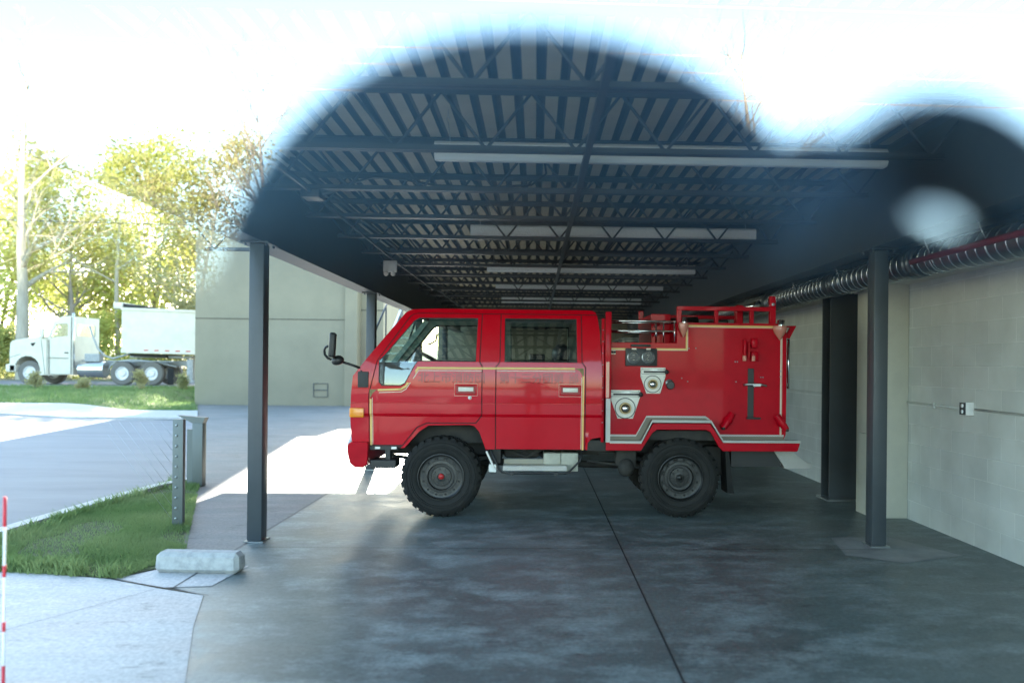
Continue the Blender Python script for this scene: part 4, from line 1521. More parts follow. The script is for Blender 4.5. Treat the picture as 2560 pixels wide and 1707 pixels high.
# clamps, strap and hooks on the rear half
b = MB()
b.rbox(bx_(1036), bx_(1074), YB - .010, YB - .001, bz_(830), bz_(524), .003)
b.rbox(bx_(1030), bx_(1114), YB - .05, YB - .001, bz_(836), bz_(824), .004)
ts = b.build('tool_strap', M['black'], truck)
b = MB()
b.tube([(bx_(1010), YB - .02, bz_(625)), (bx_(1030), YB - .05, bz_(622)), (bx_(1110), YB - .05, bz_(622)), (bx_(1148), YB - .03, bz_(630))], .012, 8)
b.box(bx_(1060), bx_(1108), YB - .075, YB - .05, bz_(634), bz_(618))
b.tube([(bx_(1068), YB - .07, bz_(640)), (bx_(1068), YB - .07, bz_(612))], .006, 6)
b.build('buckle', M['galv'], ts)
b = MB()
b.rbox(bx_(1002), bx_(1020), YB - .06, YB - .001, bz_(474), bz_(350), .008)
b.rbox(bx_(1050), bx_(1090), YB - .07, YB - .001, bz_(400), bz_(340), .015)
b.rbox(bx_(1050), bx_(1096), YB - .06, YB - .001, bz_(478), bz_(420), .015)
b.tube([(bx_(1036), YB - .05, bz_(460)), (bx_(1036), YB - .05, bz_(368))], .010, 8)
b.tube([(bx_(1020), YB - .05, bz_(368)), (bx_(1055), YB - .05, bz_(368))], .008, 6)
hk = b.build('tool_bracket', M['redmatt'], truck, smooth=40)
b = MB()
for x in (1008, 1062):
    b.rbox(bx_(x - 10), bx_(x + 10), YB - .066, YB - .02, bz_(480), bz_(446), .006)
b.build('bracket_pad', M['pink'], hk)
for x0, y0, x1, y1 in ((940, 802, 880, 892), (1215, 812, 1272, 900)):
    b = MB().tube([(bx_(x0), YB - .03, bz_(y0)), (bx_((x0 + x1) / 2), YB - .045, bz_((y0 + y1) / 2)), (bx_(x1), YB - .05, bz_(y1))], [.036, .042, .034], 10)
    b.tube([(bx_(x0 + (x1 - x0) * .4), YB - .04, bz_(y0 + (y1 - y0) * .4)), (bx_(x0 + (x1 - x0) * .55), YB - .045, bz_(y0 + (y1 - y0) * .55))], .05, 10)
    cl = b.build('hose_clamp', M['redmatt'], truck, smooth=50)
    b = MB().lathe([(0, -.09), (.014, -.09), (.018, -.04)], (bx_(x1), YB, bz_(y1)), 'y', 12)
    b.build('clamp_bolt', M['chassis'], cl)
b = MB()
for x, y in ((672, 405), (714, 403), (628, 588), (665, 608), (958, 484), (972, 484), (1118, 578), (1132, 578), (965, 607), (1240, 540), (1240, 573)):
    b.lathe([(0, -.006), (.006, -.006), (.008, -.001)], (bx_(x), YB, bz_(y)), 'y', 8)
b.build('rivet', M['galv'], truck)
# ------------------------------------------------------------------ white dump truck passing on the road
def D(l): return [((x - 17) / 48.0, (885 - y) / 48.0) for x, y in l]      # front bumper at x = 0
def K(l): return D([(x * .2032, 661.5 + y * .2032) for x, y in l])          # sketch units
def kx(x): return K([(x, 0)])[0][0]
def kz(y): return K([(0, y)])[0][1]
dy = 38.0
dt = tag(empty('dump_truck', (-24.75, dy, gh(-20, 39))), 'white dump truck passing on the road at the left, in front of the trees', 'dump truck')
WH = M['lorry']
b = MB()
b.prism(K([(120, 950), (118, 760), (125, 640), (150, 612), (460, 556), (520, 560), (520, 990), (440, 995), (450, 920), (430, 860), (400, 815), (350, 785), (290, 782), (240, 800), (200, 840), (180, 880), (172, 955)]), .0, 2.35)
b.build('hood', WH, dt, bevel=.05)
b = MB()
b.rbox(kx(72), kx(185), .0, 2.4, kz(960), kz(872), .06)
b.build('bumper', WH, dt, smooth=40)
cw = K([(556, 578), (566, 540), (618, 424), (738, 420), (745, 440), (740, 556)])
b = MB()
b.prism(K([(520, 995), (520, 560), (545, 500), (585, 390), (620, 372), (690, 335), (800, 335), (800, 985)]), .05, .11, holes=[cw])
b.prism(K([(520, 995), (520, 560), (545, 500), (585, 390), (620, 372), (690, 335), (800, 335), (800, 985)]), 2.24, 2.3, holes=[cw])
b.box(kx(690), kx(800), .11, 2.24, kz(350), kz(338))
b.box(kx(520), kx(800), .11, 2.24, kz(985), kz(800))
cab = b.build('cab', WH, dt, bevel=.01)
b = MB().prism(cw, .075, .085)
b.build('window', M['dimglass'], cab)
xb = kx(800)
b = MB()
b.box(xb - .05, xb - .002, .111, 2.239, kz(985), kz(552))
b.box(xb - .05, xb - .002, .111, 2.239, kz(420), kz(340))
b.box(xb - .05, xb - .002, .111, .40, kz(551.8), kz(420.2))
b.box(xb - .05, xb - .002, 1.95, 2.239, kz(551.8), kz(420.2))
rw = b.build('rear_wall', WH, dt)
b = MB().box(xb - .035, xb - .03, .4, 1.95, kz(551.8), kz(420.2))
b.build('rear_window', M['carglass'], rw)
b = MB().prism(K([(565, 560), (590, 470), (604, 470), (580, 565)]), .2, 2.1)
b.build('windscreen', M['carglass'], dt)
b = MB().rbox(kx(465), kx(508), -.22, -.05, kz(580), kz(470), .03)
b.bar((kx(485), -.12, kz(580)), (kx(540), .05, kz(600)), .03)
b.build('mirror', WH, dt, smooth=40)
b = MB().prism(K([(345, 640), (402, 632), (375, 672), (360, 670)]), -.012, .0)
b.build('hood_vent', M['chassis'], dt)
b = MB()
for path in ([(540, 600), (545, 980)], [(785, 345), (785, 980)], [(545, 980), (785, 980)], [(120, 800), (240, 760)], [(460, 600), (505, 985)]):
    q = K(path)
    b.bar((q[0][0], .044, q[0][1]), (q[1][0], .044, q[1][1]), .012, .012)
    b.bar((q[0][0], -.004, q[0][1]), (q[1][0], -.004, q[1][1]), .012, .012)
b.bar((kx(535), .03, kz(798)), (kx(750), .03, kz(802)), .03, .02)
b.rbox(kx(708), kx(750), .03, .06, kz(748), kz(736), .005)
b.build('door_seam', M['chassis'], dt)
b = MB().rbox(kx(112), kx(128), .15, .45, kz(760), kz(690), .02)
b.build('headlight', M['chrome'], dt, smooth=40)
for k in range(3):
    b = MB().rbox(kx(640 + k * 26), kx(652 + k * 26), .4 + k * .5, .52 + k * .5, kz(336), kz(324), .01)
    b.build('marker_lamp', M['amber'], dt)
b = MB().tube([(kx(795), .12, kz(900)), (kx(795), .12, kz(300))], .06, 12)
b.build('exhaust_stack', M['tank'], dt)
b = MB()
for y in (.75, 1.5):
    b.box(kx(520), kx(2100), y, y + .1, kz(880), kz(820))
b.rbox(kx(905), kx(1070), .2, .6, kz(840), kz(750), .03)
b.tube([(kx(940), .35, kz(440)), (kx(985), .3, kz(560)), (kx(1040), .3, kz(690)), (kx(1110), .35, kz(770)), (kx(1190), .4, kz(800)), (kx(1290), .5, kz(770)), (kx(1370), .6, kz(740))], .045, 8)
b.box(kx(1370), kx(2060), .5, 1.9, kz(790), kz(765))
b.build('frame', M['stop'], dt)
b = MB().lathe([(.0, 0), (.36, .0), (.385, .03), (.385, (kx(1120) - kx(840)) - .03), (.36, kx(1120) - kx(840)), (.0, kx(1120) - kx(840))], (kx(840), .42, kz(925)), 'x', 24)
b.build('fuel_tank', M['tank'], dt, smooth=40)
def dwheel(x, z, y, r, w=.32):
    wh = empty('wheel'); wh.parent = dt; wh.location = (x, y, z)
    MB().lathe([(r * .55, -w / 2), (r * .9, -w / 2), (r, -w / 2 + .05), (r, w / 2 - .05), (r * .9, w / 2), (r * .55, w / 2)], (0, 0, 0), 'y', 36).build('tyre', M['dusty'], wh, smooth=40)
    MB().lathe([(r * .56, -w / 2 + .02), (r * .5, -w / 2 + .01), (r * .46, -w / 2 + .1), (r * .3, -w / 2 + .12), (r * .22, -w / 2 - .0), (0, -w / 2 - .01)], (0, 0, 0), 'y', 28).build('rim', M['hubwhite'], wh, smooth=35)
dwheel(kx(325), .57, .22, .56)
dwheel(kx(1335), .57, .22, .57)
dwheel(kx(1655), .57, .22, .57)
for x in (325, 1335, 1655):
    dwheel(kx(x), .57, 2.1, .56)
b = MB()
b.tube([(kx(1160), .3, kz(930)), (kx(1180), .3, kz(880)), (kx(1260), .3, kz(830)), (kx(1420), .3, kz(812)), (kx(1600), .3, kz(825)), (kx(1760), .3, kz(850)), (kx(1910), .3, kz(890))], .04, 6)
b.box(kx(1180), kx(1900), .1, .5, kz(830), kz(822))
b.build('mudguard', M['stop'], dt)
b = MB().box(kx(1830), kx(1900), .1, .6, kz(1080), kz(900))
b.build('mud_flap', M['rubber'], dt)
bl = K([(1338, 236), (2900, 275), (2900, 735), (1500, 716), (1360, 706), (1338, 690)])
b = MB().prism(bl, -.05, 2.4)
bed = b.build('dump_body', WH, dt, bevel=.04)
b = MB().prism(K([(1338, 262), (2900, 300), (2900, 276), (1338, 234)]), -.10, -.052)
b.prism(K([(1338, 736), (2900, 760), (2900, 715), (1338, 690)]), -.09, -.051)
b.build('body_rail', WH, bed)
b = MB()
for i in range(9):
    x = 1590 + i * 115
    b.box(kx(x), kx(x + 50), -.096, -.0915, kz(712 + i * 2), kz(700 + i * 2))
b.build('red_marker', M['stakered'], bed)
b = MB().rbox(kx(1240), kx(1345), -.02, 2.37, kz(248), kz(178), .05)
b.build('tarp_roller', WH, bed, smooth=40)
b = MB().prism(K([(1345, 188), (1580, 212), (1580, 232), (1345, 226)]), .05, 2.3)
b.build('tarp', M['chassis'], bed)
b = MB().prism(K([(1385, 742), (1790, 752), (1800, 790), (1400, 770)]), .3, 2.1)
b.build('sub_frame', M['chassis'], bed)
b = MB().rbox(kx(2040), kx(2110), .1, .5, kz(1040), kz(800), .03)
b.rbox(kx(2020), kx(2130), .05, .55, kz(1060), kz(1035), .02)
b.build('landing_gear', M['stop'], dt, smooth=40)

# ------------------------------------------------------------------ dark parked car deep in the garage, behind the fire truck
ct = tag(empty('parked_car', (-.55, 13.2, 0)), 'dark four wheel drive car parked behind the fire truck, seen through its rear window', 'car')
b = MB()
b.prism([(0, .55), (.02, 1.05), (.15, 1.40), (.55, 1.52), (1.25, 1.60), (1.7, 1.62), (4.3, 1.62), (4.36, 1.0), (4.36, .55)], 0, 1.75)
b.build('body', M['carpaint'], ct, bevel=.06)
b = MB()
b.prism([(1.62, 1.63), (1.95, 2.02), (2.1, 2.06), (4.1, 2.06), (4.28, 1.63)], .08, .12, holes=[[(1.8, 1.68), (2.05, 1.98), (2.9, 1.98), (2.9, 1.68)], [(3.0, 1.68), (3.0, 1.98), (4.0, 1.98), (4.1, 1.68)]])
b.prism([(1.62, 1.63), (1.95, 2.02), (2.1, 2.06), (4.1, 2.06), (4.28, 1.63)], 1.63, 1.67, holes=[[(1.8, 1.68), (2.05, 1.98), (2.9, 1.98), (2.9, 1.68)], [(3.0, 1.68), (3.0, 1.98), (4.0, 1.98), (4.1, 1.68)]])
b.box(2.0, 4.15, .12, 1.63, 2.02, 2.06)
b.build('cabin', M['carpaint'], ct)
b = MB().rbox(.45, .70, -.12, -.02, 1.60, 1.76, .02)
b.bar((.6, -.04, 1.64), (.72, .02, 1.56), .03)
b.build('mirror', M['black'], ct)
b = MB().tube([(.35, .4, 1.50), (.39, .4, 1.78)], .005, 5)
b.build('aerial', M['black'], ct)
b = MB().sphere((1.0, .5, 1.78), .17, .2, .17).tube([(.8, .5, 1.6), (.95, .5, 1.85), (1.2, .5, 1.62)], .03, 6)
b.build('bonnet_load', M['black'], ct)
for x in (.85, 3.5):
    for y in (.1, 1.65):
        MB().lathe([(.2, -.11), (.36, -.11), (.39, -.07), (.39, .07), (.36, .11), (.2, .11)], (x, y, .39), 'y', 28).build('wheel', M['rubber'], ct, smooth=40)

# ------------------------------------------------------------------ trees
def limb_tree(rng, height, trunk_r, levels, spread, n_first=7, clear=.25, lean=.03, dens=3):
    """returns (tubes, twig tips); each tube is (points, radii)"""
    tubes, tips = [], []
    pts, rad = [], []
    p = Vector((0, 0, -.2)); d = Vector((rng.uniform(-lean, lean), rng.uniform(-lean, lean), 1)).normalized()
    n = 9
    for i in range(n + 1):
        pts.append(p.copy()); rad.append(max(.015, trunk_r * (1 - .88 * i / n) * (1.25 if i == 0 else 1)))
        d = (d + Vector((rng.gauss(0, .06), rng.gauss(0, .06), .08))).normalized()
        p = p + d * height / n
    tubes.append((pts, rad))
    def grow_branch(p0, d0, L, r, lev):
        k = 4
        pp, rr = [p0.copy()], [r]
        p = p0.copy(); d = d0.copy()
        for i in range(k):
            d = (d + Vector((rng.gauss(0, .16), rng.gauss(0, .16), rng.gauss(.07, .10)))).normalized()
            p = p + d * L / k
            pp.append(p.copy()); rr.append(max(.006, r * (1 - .8 * (i + 1) / k)))
        tubes.append((pp, rr))
        if lev <= 0:
            tips.extend(pp[1:])
            return
        for c in range(rng.randint(dens, dens + 1)):
            i = rng.randint(1, k)
            t = (pp[i] - pp[i - 1]).normalized()
            side = Vector((rng.gauss(0, 1), rng.gauss(0, 1), rng.gauss(.25, .6))).normalized()
            nd = (t * .75 + side * spread).normalized()
            grow_branch(pp[i], nd, L * rng.uniform(.45, .68), rr[i] * .75, lev - 1)
        tips.append(pp[-1])
    for i in range(n_first):
        f = clear + (1 - clear) * (i + rng.random()) / n_first
        q = min(n - 1, int(f * n)); u = f * n - q
        q0 = pts[q].lerp(pts[q + 1], u)
        a = rng.uniform(0, 2 * PI)
        up = .35 + .6 * f
        nd = Vector((math.cos(a), math.sin(a), up)).normalized()
        grow_branch(q0, nd, height * (.40 - .22 * f) * rng.uniform(.8, 1.15), rad[q] * .55, levels)
    return tubes, tips

def tubes_mesh(name, tubes, m, parent, sides=(8, 5, 4)):
    b = MB()
    for pts, rr in tubes:
        n = sides[0] if rr[0] > .12 else (sides[1] if rr[0] > .04 else sides[2])
        b.tube(pts, rr, n, cap=False)
    me = bpy.data.meshes.new(name)
    b.bm.to_mesh(me); b.bm.free()
    me.materials.append(m)
    o = bpy.data.objects.new(name, me); COL.objects.link(o); o.parent = parent
    return o

def leaf_cloud(name, rng, centres, per, sigma, size, m, parent):
    vs, fs = [], []
    for c in centres:
        for _ in range(per):
            p = c + Vector((rng.gauss(0, sigma), rng.gauss(0, sigma), rng.gauss(0, sigma * .75)))
            u = Vector((rng.gauss(0, 1), rng.gauss(0, 1), rng.gauss(0, 1))).normalized()
            v = u.orthogonal().normalized()
            s = size * rng.uniform(.5, 1.25)
            u = u * s; v = v * s * .62
            k = len(vs)
            vs.extend([p - u, p + v, p + u, p - v])
            fs.append((k, k + 1, k + 2, k + 3))
    me = bpy.data.meshes.new(name)
    me.from_pydata(vs, [], fs)
    me.materials.append(m)
    o = bpy.data.objects.new(name, me); COL.objects.link(o); o.parent = parent
    return o

def leafy_tree(name, label, cat, x, y, height, trunk_r, leafm, barkm, seed, per=7, size=.13, sigma=.42, levels=2, clear=.22, n_first=9, spread=.8, group=None):
    rng = random.Random(seed)
    t = tag(empty(name, (x, y, gh(x, y))), label, cat, group)
    tubes, tips = limb_tree(rng, height, trunk_r, levels, spread, n_first, clear)
    tubes_mesh('trunk', tubes, barkm, t)
    if per:
        leaf_cloud('crown', rng, tips, per, sigma, size, leafm, t)
    return t

leafy_tree('bare_tree', 'tall bare pale tree standing behind the cab of the white dump truck', 'tree', -30.3, 48.2, 18.5, .40, None, M['bark'], 21, per=0, levels=3, clear=.30, n_first=13, spread=.75)
leafy_tree('bare_tree', 'short broken bare trunk right beside the tall bare pale tree', 'tree', -28.6, 48.6, 7.0, .30, None, M['bark2'], 22, per=0, levels=1, clear=.5, n_first=4)
leafy_tree('bare_tree', 'slender bare tree between tall bare tree and the dump body', 'tree', -26.4, 51.0, 15.5, .18, None, M['bark'], 23, per=0, levels=3, clear=.35, n_first=9, spread=.6)
WT = [
    ('light green', -36.5, 55, 12.5, 'leafC', 'light green tree with thin young leaves at the far left of the wood'),
    ('olive', -33.6, 59, 13.5, 'leafB', 'olive brown budding tree left of the tall bare tree'),
    ('green', -31.2, 54.5, 10.5, 'leafA', 'low fresh green tree directly behind the hood of the dump truck'),
    ('olive', -28.9, 60, 14.0, 'leafB', 'tall olive budding tree behind the cab roof of the dump truck'),
    ('bright', -26.6, 56, 11.0, 'leafC', 'bright yellow green tree in the gap between cab and dump body'),
    ('green', -24.6, 61, 13.6, 'leafA', 'fresh green tree above the tarp roller of the dump body'),
    ('olive', -22.9, 57, 12.6, 'leafB', 'sparse olive tree above the middle of the dump body'),
    ('dull', -21.0, 54.5, 15.6, 'leafD', 'tall dull green tree beside the left edge of the pale building'),
    ('green', -19.2, 58, 14.5, 'leafA', 'green tree mostly behind the left edge of the pale building'),
    ('bright', -39.5, 61, 13.0, 'leafC', 'bright green tree cut off by the left picture edge'),
]
for i, (k, x, y, h, lm, lab) in enumerate(WT):
    leafy_tree('broadleaf_tree', lab, 'tree', x, y, h, .16 + .06 * (i % 3), M[lm], M['bark' if i % 2 else 'bark2'], 40 + i, per=11, size=.15, sigma=.62, clear=.10, n_first=12, group='trees of the wood across the road')
# bushes at the edge of the wood
BU = [(-38.2, 50.6, 3.0, 'leafC'), (-35.2, 51.0, 3.6, 'leafB'), (-32.6, 50.4, 2.8, 'leafA'), (-29.8, 51.2, 3.4, 'leafD'), (-27.4, 50.2, 3.6, 'leafC'), (-25.2, 50.8, 4.2, 'leafC'), (-23.2, 51.2, 3.6, 'leafA'), (-21.2, 50.4, 4.4, 'leafB'), (-19.4, 51, 4.4, 'leafA')]
BL = ['bright bush at the wood edge cut by the left picture edge', 'olive bush at the wood edge left of the dump truck hood', 'green bush at the wood edge behind the dump truck hood', 'dull bush at the wood edge behind the dump truck cab', 'bright bush behind the back of the cab', 'tall bright bush in the gap before the dump body', 'green bush behind the front of the dump body', 'tall olive bush behind the middle of the dump body', 'green bush behind the rear of the dump body']
for i, (x, y, h, lm) in enumerate(BU):
    leafy_tree('bush', BL[i], 'bush', x, y, h, .05, M[lm], M['bark2'], 80 + i, per=20, size=.11, sigma=.36, levels=1, clear=.02, n_first=14, spread=1.0, group='bushes along the wood edge')
# young shrubs planted on the verge
for i, (x, y, h) in enumerate([(-22.2, 32.8, .95), (-20.3, 33.0, .75), (-24.0, 33.2, .6), (-16.1, 33.0, .85), (-14.6, 33.2, .7), (-18.2, 32.6, .55)]):
    leafy_tree('young_shrub', 'small young shrub on the grass verge, %s' % ['dark, below the front wheel of the dump truck', 'spreading, under the truck step', 'tiny, at the left picture edge', 'reddish, below the rear wheels', 'nearest the pale building', 'low, below the fuel tank'][i], 'shrub', x, y, h, .02, M['leafD' if i % 2 == 0 else 'leafB'], M['bark2'], 120 + i, per=7, size=.04, sigma=.09, levels=1, clear=.3, n_first=8, spread=1.0, group='young shrubs on the verge')

def wire(p, q, sag, r, label, m):
    b = MB()
    p, q = Vector(p), Vector(q)
    b.tube([p.lerp(q, i / 24) - Vector((0, 0, sag * 4 * (i / 24) * (1 - i / 24))) for i in range(25)], r, 5)
    tag(b.build('overhead_cable', m), label, 'cable', 'overhead cables along the road')
wire((-60, 47, 11.8), (10, 47, 10.6), .25, .022, 'thin overhead cable in front of the tree crowns, uppermost of the three', M['wire'])
wire((-60, 46.6, 11.1), (10, 46.6, 9.9), .3, .035, 'bundled overhead cable in front of the tree crowns, middle of the three', M['wire'])
wire((-60, 46.2, 10.3), (10, 46.2, 9.3), .3, .045, 'thick overhead cable in front of the tree crowns, lowest of the three', M['wire'])

# ------------------------------------------------------------------ street side behind the camera (seen only as reflections in the pane)
leafy_tree('bare_tree', 'bare tree across the street, mirrored in the window pane right of the photographer', 'tree', 12.6, -45, 19.5, .30, None, M['bark2'], 31, per=0, levels=3, clear=.42, n_first=13, spread=.6)
leafy_tree('bare_tree', 'bare tree across the street, mirrored in the window pane left of the photographer', 'tree', -15.2, -46, 18.5, .26, None, M['bark2'], 33, per=0, levels=3, clear=.4, n_first=11, spread=.6)
for i, (x, y, h, lm, lab) in enumerate([
        (-37.5, -52, 13.0, 'leafC', 'leafy tree across the street, leftmost of the wood mirrored in the pane'),
        (-34.0, -56, 13.5, 'leafB', 'olive tree across the street, second from the left of the mirrored wood'),
        (-30.8, -53, 13.0, 'leafA', 'green tree across the street, in the middle of the mirrored wood'),
        (-27.4, -56, 14.0, 'leafC', 'bright tree across the street, third from the right of the mirrored wood'),
        (-25.6, -52, 13.2, 'leafA', 'olive tree across the street, second from the right of the mirrored wood'),
        (-23.2, -54, 14.2, 'leafB', 'tall tree across the street, rightmost of the mirrored wood')]):
    leafy_tree('broadleaf_tree', lab, 'tree', x, y, h, .2, M[lm], M['bark'], 140 + i, per=13, size=.15, sigma=.6, clear=.12, n_first=12, group='wood across the street behind the camera')
leafy_tree('bare_tree', 'tall bare tree across the street, mirrored at the far left of the pane', 'tree', -30.0, -47.5, 18.5, .38, None, M['bark'], 21, per=0, levels=3, clear=.30, n_first=13, spread=.75)
M['copper'] = mat('weathered copper wire', (.42, .26, .17), .5)
for i, z in enumerate((11.05, 9.75, 9.3, 8.6)):
    b = MB()
    b.tube([(-45 + 90 * k / 20, -20.5, z + .35 * (-45 + 90 * k / 20) / -45 * 1.0 + .0006 * (k - 10) ** 2) for k in range(21)], .012, 5)
    tag(b.build('power_line', M['copper']), 'copper coloured power line mirrored across the top of the window pane, %s of four' % ['highest', 'second', 'third', 'lowest'][i], 'power line', 'power lines on the street behind the camera')

# photographer, holding the camera up to the pane: one continuous body
def skin_obj(name, chains, m, parent=None, sub=2):
    verts, edges, rad = [], [], []
    for ch in chains:
        prev = ch[0] if isinstance(ch[0], int) else None
        for e in (ch[1:] if prev is not None else ch):
            verts.append(e[0]); rad.append(e[1])
            if prev is not None:
                edges.append((prev, len(verts) - 1))
            prev = len(verts) - 1
    me = bpy.data.meshes.new(name)
    me.from_pydata(verts, edges, [])
    o = bpy.data.objects.new(name, me); COL.objects.link(o)
    o.parent = parent
    sk = o.modifiers.new('skin', 'SKIN')
    sl = me.skin_vertices[0].data
    for i, r in enumerate(rad):
        sl[i].radius = (r if isinstance(r, tuple) else (r, r))
    sl[0].use_root = True
    s = o.modifiers.new('sub', 'SUBSURF'); s.levels = sub; s.render_levels = sub
    me.materials.append(m)
    return o
ph = tag(empty('person', (0, -.30, 0)), 'photographer in dark blue jacket and hat whose outline is mirrored in the window pane', 'person')
# 0 pelvis .. torso .. neck
chains = [
    [((.0, -.06, .92), .16), ((.0, -.06, 1.10), .15), ((.0, -.05, 1.28), .17), ((.0, -.03, 1.40), .13), ((.0, -.01, 1.49), .06), ((.0, .0, 1.56), .07), ((.0, .0, 1.63), .085)],
    [2, ((-.17, -.03, 1.38), .075), ((-.27, .03, 1.16), .055), ((-.17, .20, 1.33), .042), ((-.11, .25, 1.46), .03)],
    [2, ((.17, -.03, 1.38), .075), ((.34, .02, 1.24), .055), ((.29, .20, 1.42), .040), ((.245, .26, 1.52), .03)],
    [0, ((-.10, -.06, .82), .10), ((-.11, -.05, .48), .065), ((-.11, -.08, .10), .045), ((-.11, .06, .05), .04)],
    [0, ((.10, -.06, .82), .10), ((.11, -.05, .48), .065), ((.11, -.08, .10), .045), ((.11, .06, .05), .04)],
]
skin_obj('body', chains, M['cloth'], ph)
near0 = set(COL.objects)
b = MB()
b.sphere((-.02, .115, 1.60), .075, .105, .12, 20, 14)
b.sphere((-.02, .222, 1.58), .014, .02, .022, 10, 8)
for s in (-1, 1):
    b.sphere((-.02 + s * .03, .205, 1.63), .012, .012, .010, 10, 8)
    b.sphere((-.02 + s * .077, .10, 1.61), .012, .02, .032, 10, 8)
b.sphere((-.02, .205, 1.545), .025, .012, .008, 10, 8)
b.build('head', M['skin'], ph, smooth=60)
HAIR = 1
b = MB()
b.sphere((-.002, .13, 1.60), .203, .085, .184, 32, 20)
b.sphere((-.11, .11, 1.50), .12, .085, .15, 24, 16)
b.sphere((.09, .11, 1.50), .11, .085, .15, 24, 16)
b.build('hat', M['hair'], ph, smooth=60)
# right hand over the top corner of the camera: palm, thumb and four bent fingers
hx, hy = .0, .262
hand = [
    [((.310, hy, 1.50), .050), ((.272, hy, 1.565), .056), ((.240, hy, 1.615), .040)],
    [2, ((.240, hy, 1.655), .027), ((.216, hy + .004, 1.678), .022), ((.182, hy + .008, 1.689), .0195), ((.156, hy + .008, 1.674), .019), ((.140, hy + .005, 1.652), .020)],
    [2, ((.244, hy - .02, 1.648), .024), ((.214, hy - .02, 1.670), .020), ((.160, hy - .02, 1.670), .020), ((.128, hy - .02, 1.676), .022), ((.116, hy - .018, 1.640), .036)],
    [1, ((.246, hy - .045, 1.615), .030), ((.222, hy - .05, 1.628), .028), ((.190, hy - .05, 1.615), .028), ((.160, hy - .05, 1.612), .026)],
    [1, ((.244, hy - .06, 1.585), .026), ((.218, hy - .07, 1.600), .024), ((.185, hy - .07, 1.590), .024), ((.150, hy - .07, 1.580), .022)],
    [1, ((.222, hy + .015, 1.590), .036), ((.180, hy + .02, 1.603), .033), ((.145, hy + .02, 1.620), .032), ((.112, hy + .02, 1.650), .036)],
]
skin_obj('hand', hand, M['cloth'], ph)
hand2 = [[((-.10, .255, 1.47), .028), ((-.08, .265, 1.50), .028), ((-.06, .27, 1.525), .022)]]
for i in range(4):
    hand2.append([1, ((-.085 + .022 * i, .275, 1.528), .012), ((-.07 + .022 * i, .285, 1.545), .010)])
hand2.append([0, ((-.115, .262, 1.51), .013), ((-.112, .268, 1.545), .011)])
skin_obj('hand', hand2, M['skin'], ph)

# all of the head and hands sit close to the pane: bring them in towards the eyepiece
for o in set(COL.objects) - near0:
    for v in o.data.vertices:
        v.co = Vector((v.co.x * .8, (v.co.y - .30) * .8 + .30, 1.57 + (v.co.z - 1.57) * .8))
    if o.data.skin_vertices:
        for s in o.data.skin_vertices[0].data:
            s.radius = (s.radius[0] * .8, s.radius[1] * .8)

cam_t = tag(empty('digital_camera', (0, 0, 1.57)), 'black camera held up to the window pane by the photographer', 'camera')
b = MB().rbox(-.068, .072, -.085, -.035, -.052, .048, .012, 3).rbox(-.025, .025, -.08, -.035, .045, .068, .008, 2)
b.build('camera_body', M['black'], cam_t, smooth=40)
b = MB().lathe([(.036, -.034), (.036, -.012), (.033, -.006), (.026, -.006), (.02, -.02), (0, -.026)], (0, 0, 0), 'y', 32)
b.build('lens', M['black'], cam_t, smooth=40)

# ------------------------------------------------------------------ the window pane the picture is taken through
b = MB()
b.face([(-.32, .136, 1.591), (.32, .136, 1.591), (.32, .136, 2.2), (-.32, .136, 2.2)])
pane = tag(b.build('window_pane', M['window']), 'clear upper window pane right in front of the photographer, mirroring bright sky', 'window pane')

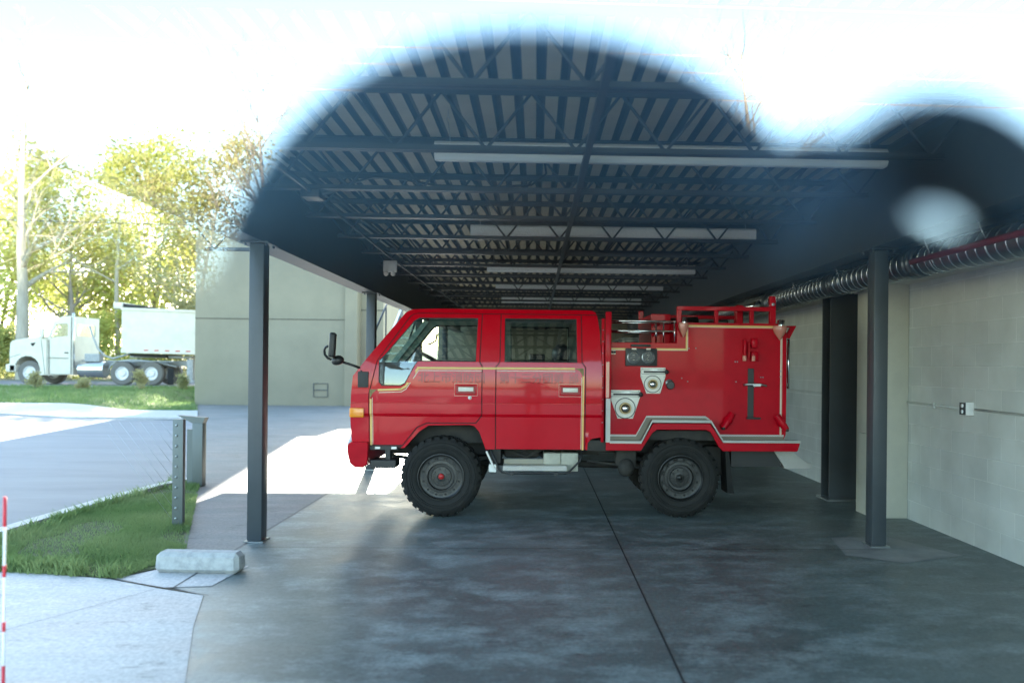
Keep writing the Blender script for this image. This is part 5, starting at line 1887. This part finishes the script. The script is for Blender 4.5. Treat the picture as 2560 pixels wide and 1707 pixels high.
# ------------------------------------------------------------------ light, sky, camera
SUN_EL, SUN_AZ = R(26), math.atan2(-.155, 1.0)       # azimuth measured from +Y towards +X
w = bpy.data.worlds.new('World')
scene.world = w
w.use_nodes = True
nt = w.node_tree
bg = nt.nodes['Background']
sky = nt.nodes.new('ShaderNodeTexSky')
sky.sky_type = 'NISHITA'
sky.sun_disc = False
sky.sun_elevation = SUN_EL
sky.sun_rotation = SUN_AZ
sky.air_density = 1.0
sky.dust_density = 1.0
sky.ozone_density = 1.0
tint = nt.nodes.new('ShaderNodeMix')
tint.data_type = 'RGBA'
tint.blend_type = 'MULTIPLY'
tint.inputs['Factor'].default_value = 1.0
tint.inputs['B'].default_value = (.92, 1.0, .95, 1)
nt.links.new(sky.outputs[0], tint.inputs['A'])
nt.links.new(tint.outputs['Result'], bg.inputs[0])
bg.inputs[1].default_value = 0.15
ld = bpy.data.lights.new('sun', 'SUN')
ld.energy = 5.0
ld.angle = R(.53)
ld.color = (1.0, .93, .80)
lo = bpy.data.objects.new('sun', ld)
COL.objects.link(lo)
dirv = Vector((math.sin(SUN_AZ) * math.cos(SUN_EL), math.cos(SUN_AZ) * math.cos(SUN_EL), math.sin(SUN_EL)))
lo.rotation_euler = dirv.to_track_quat('Z', 'Y').to_euler()
lo.location = (0, 0, 40)

cd = bpy.data.cameras.new('camera')
co = bpy.data.objects.new('camera', cd)
COL.objects.link(co)
a_, r_ = .0295, .0095
right0 = Vector((math.cos(a_), -math.sin(a_), 0)); fwd = Vector((math.sin(a_), math.cos(a_), 0)); up0 = Vector((0, 0, 1))
right = right0 * math.cos(r_) + up0 * math.sin(r_)
up = -right0 * math.sin(r_) + up0 * math.cos(r_)
mw = Matrix((right, up, -fwd)).transposed().to_4x4()
mw.translation = Vector((0, 0, 1.57))
co.matrix_world = mw
cd.sensor_width = 36
cd.lens = 1829 / 2352 * 36
cd.shift_x = -(1284 - 1176) / 2352
cd.shift_y = (840 - 784) / 2352
cd.clip_start = 0.01
cd.clip_end = 2000
cd.dof.use_dof = True
cd.dof.focus_distance = 8.6
cd.dof.aperture_fstop = (cd.lens / 1000) / .023
scene.camera = co
scene.view_settings.view_transform = 'Standard'
scene.view_settings.look = 'None'
scene.view_settings.gamma = 1
scene.view_settings.exposure = 2.9
scene.render.engine = 'CYCLES'
scene.cycles.max_bounces = 10
scene.cycles.diffuse_bounces = 5
scene.cycles.glossy_bounces = 4
scene.cycles.transparent_max_bounces = 16
scene.cycles.sample_clamp_indirect = 6
scene.cycles.caustics_reflective = False
scene.cycles.caustics_refractive = False
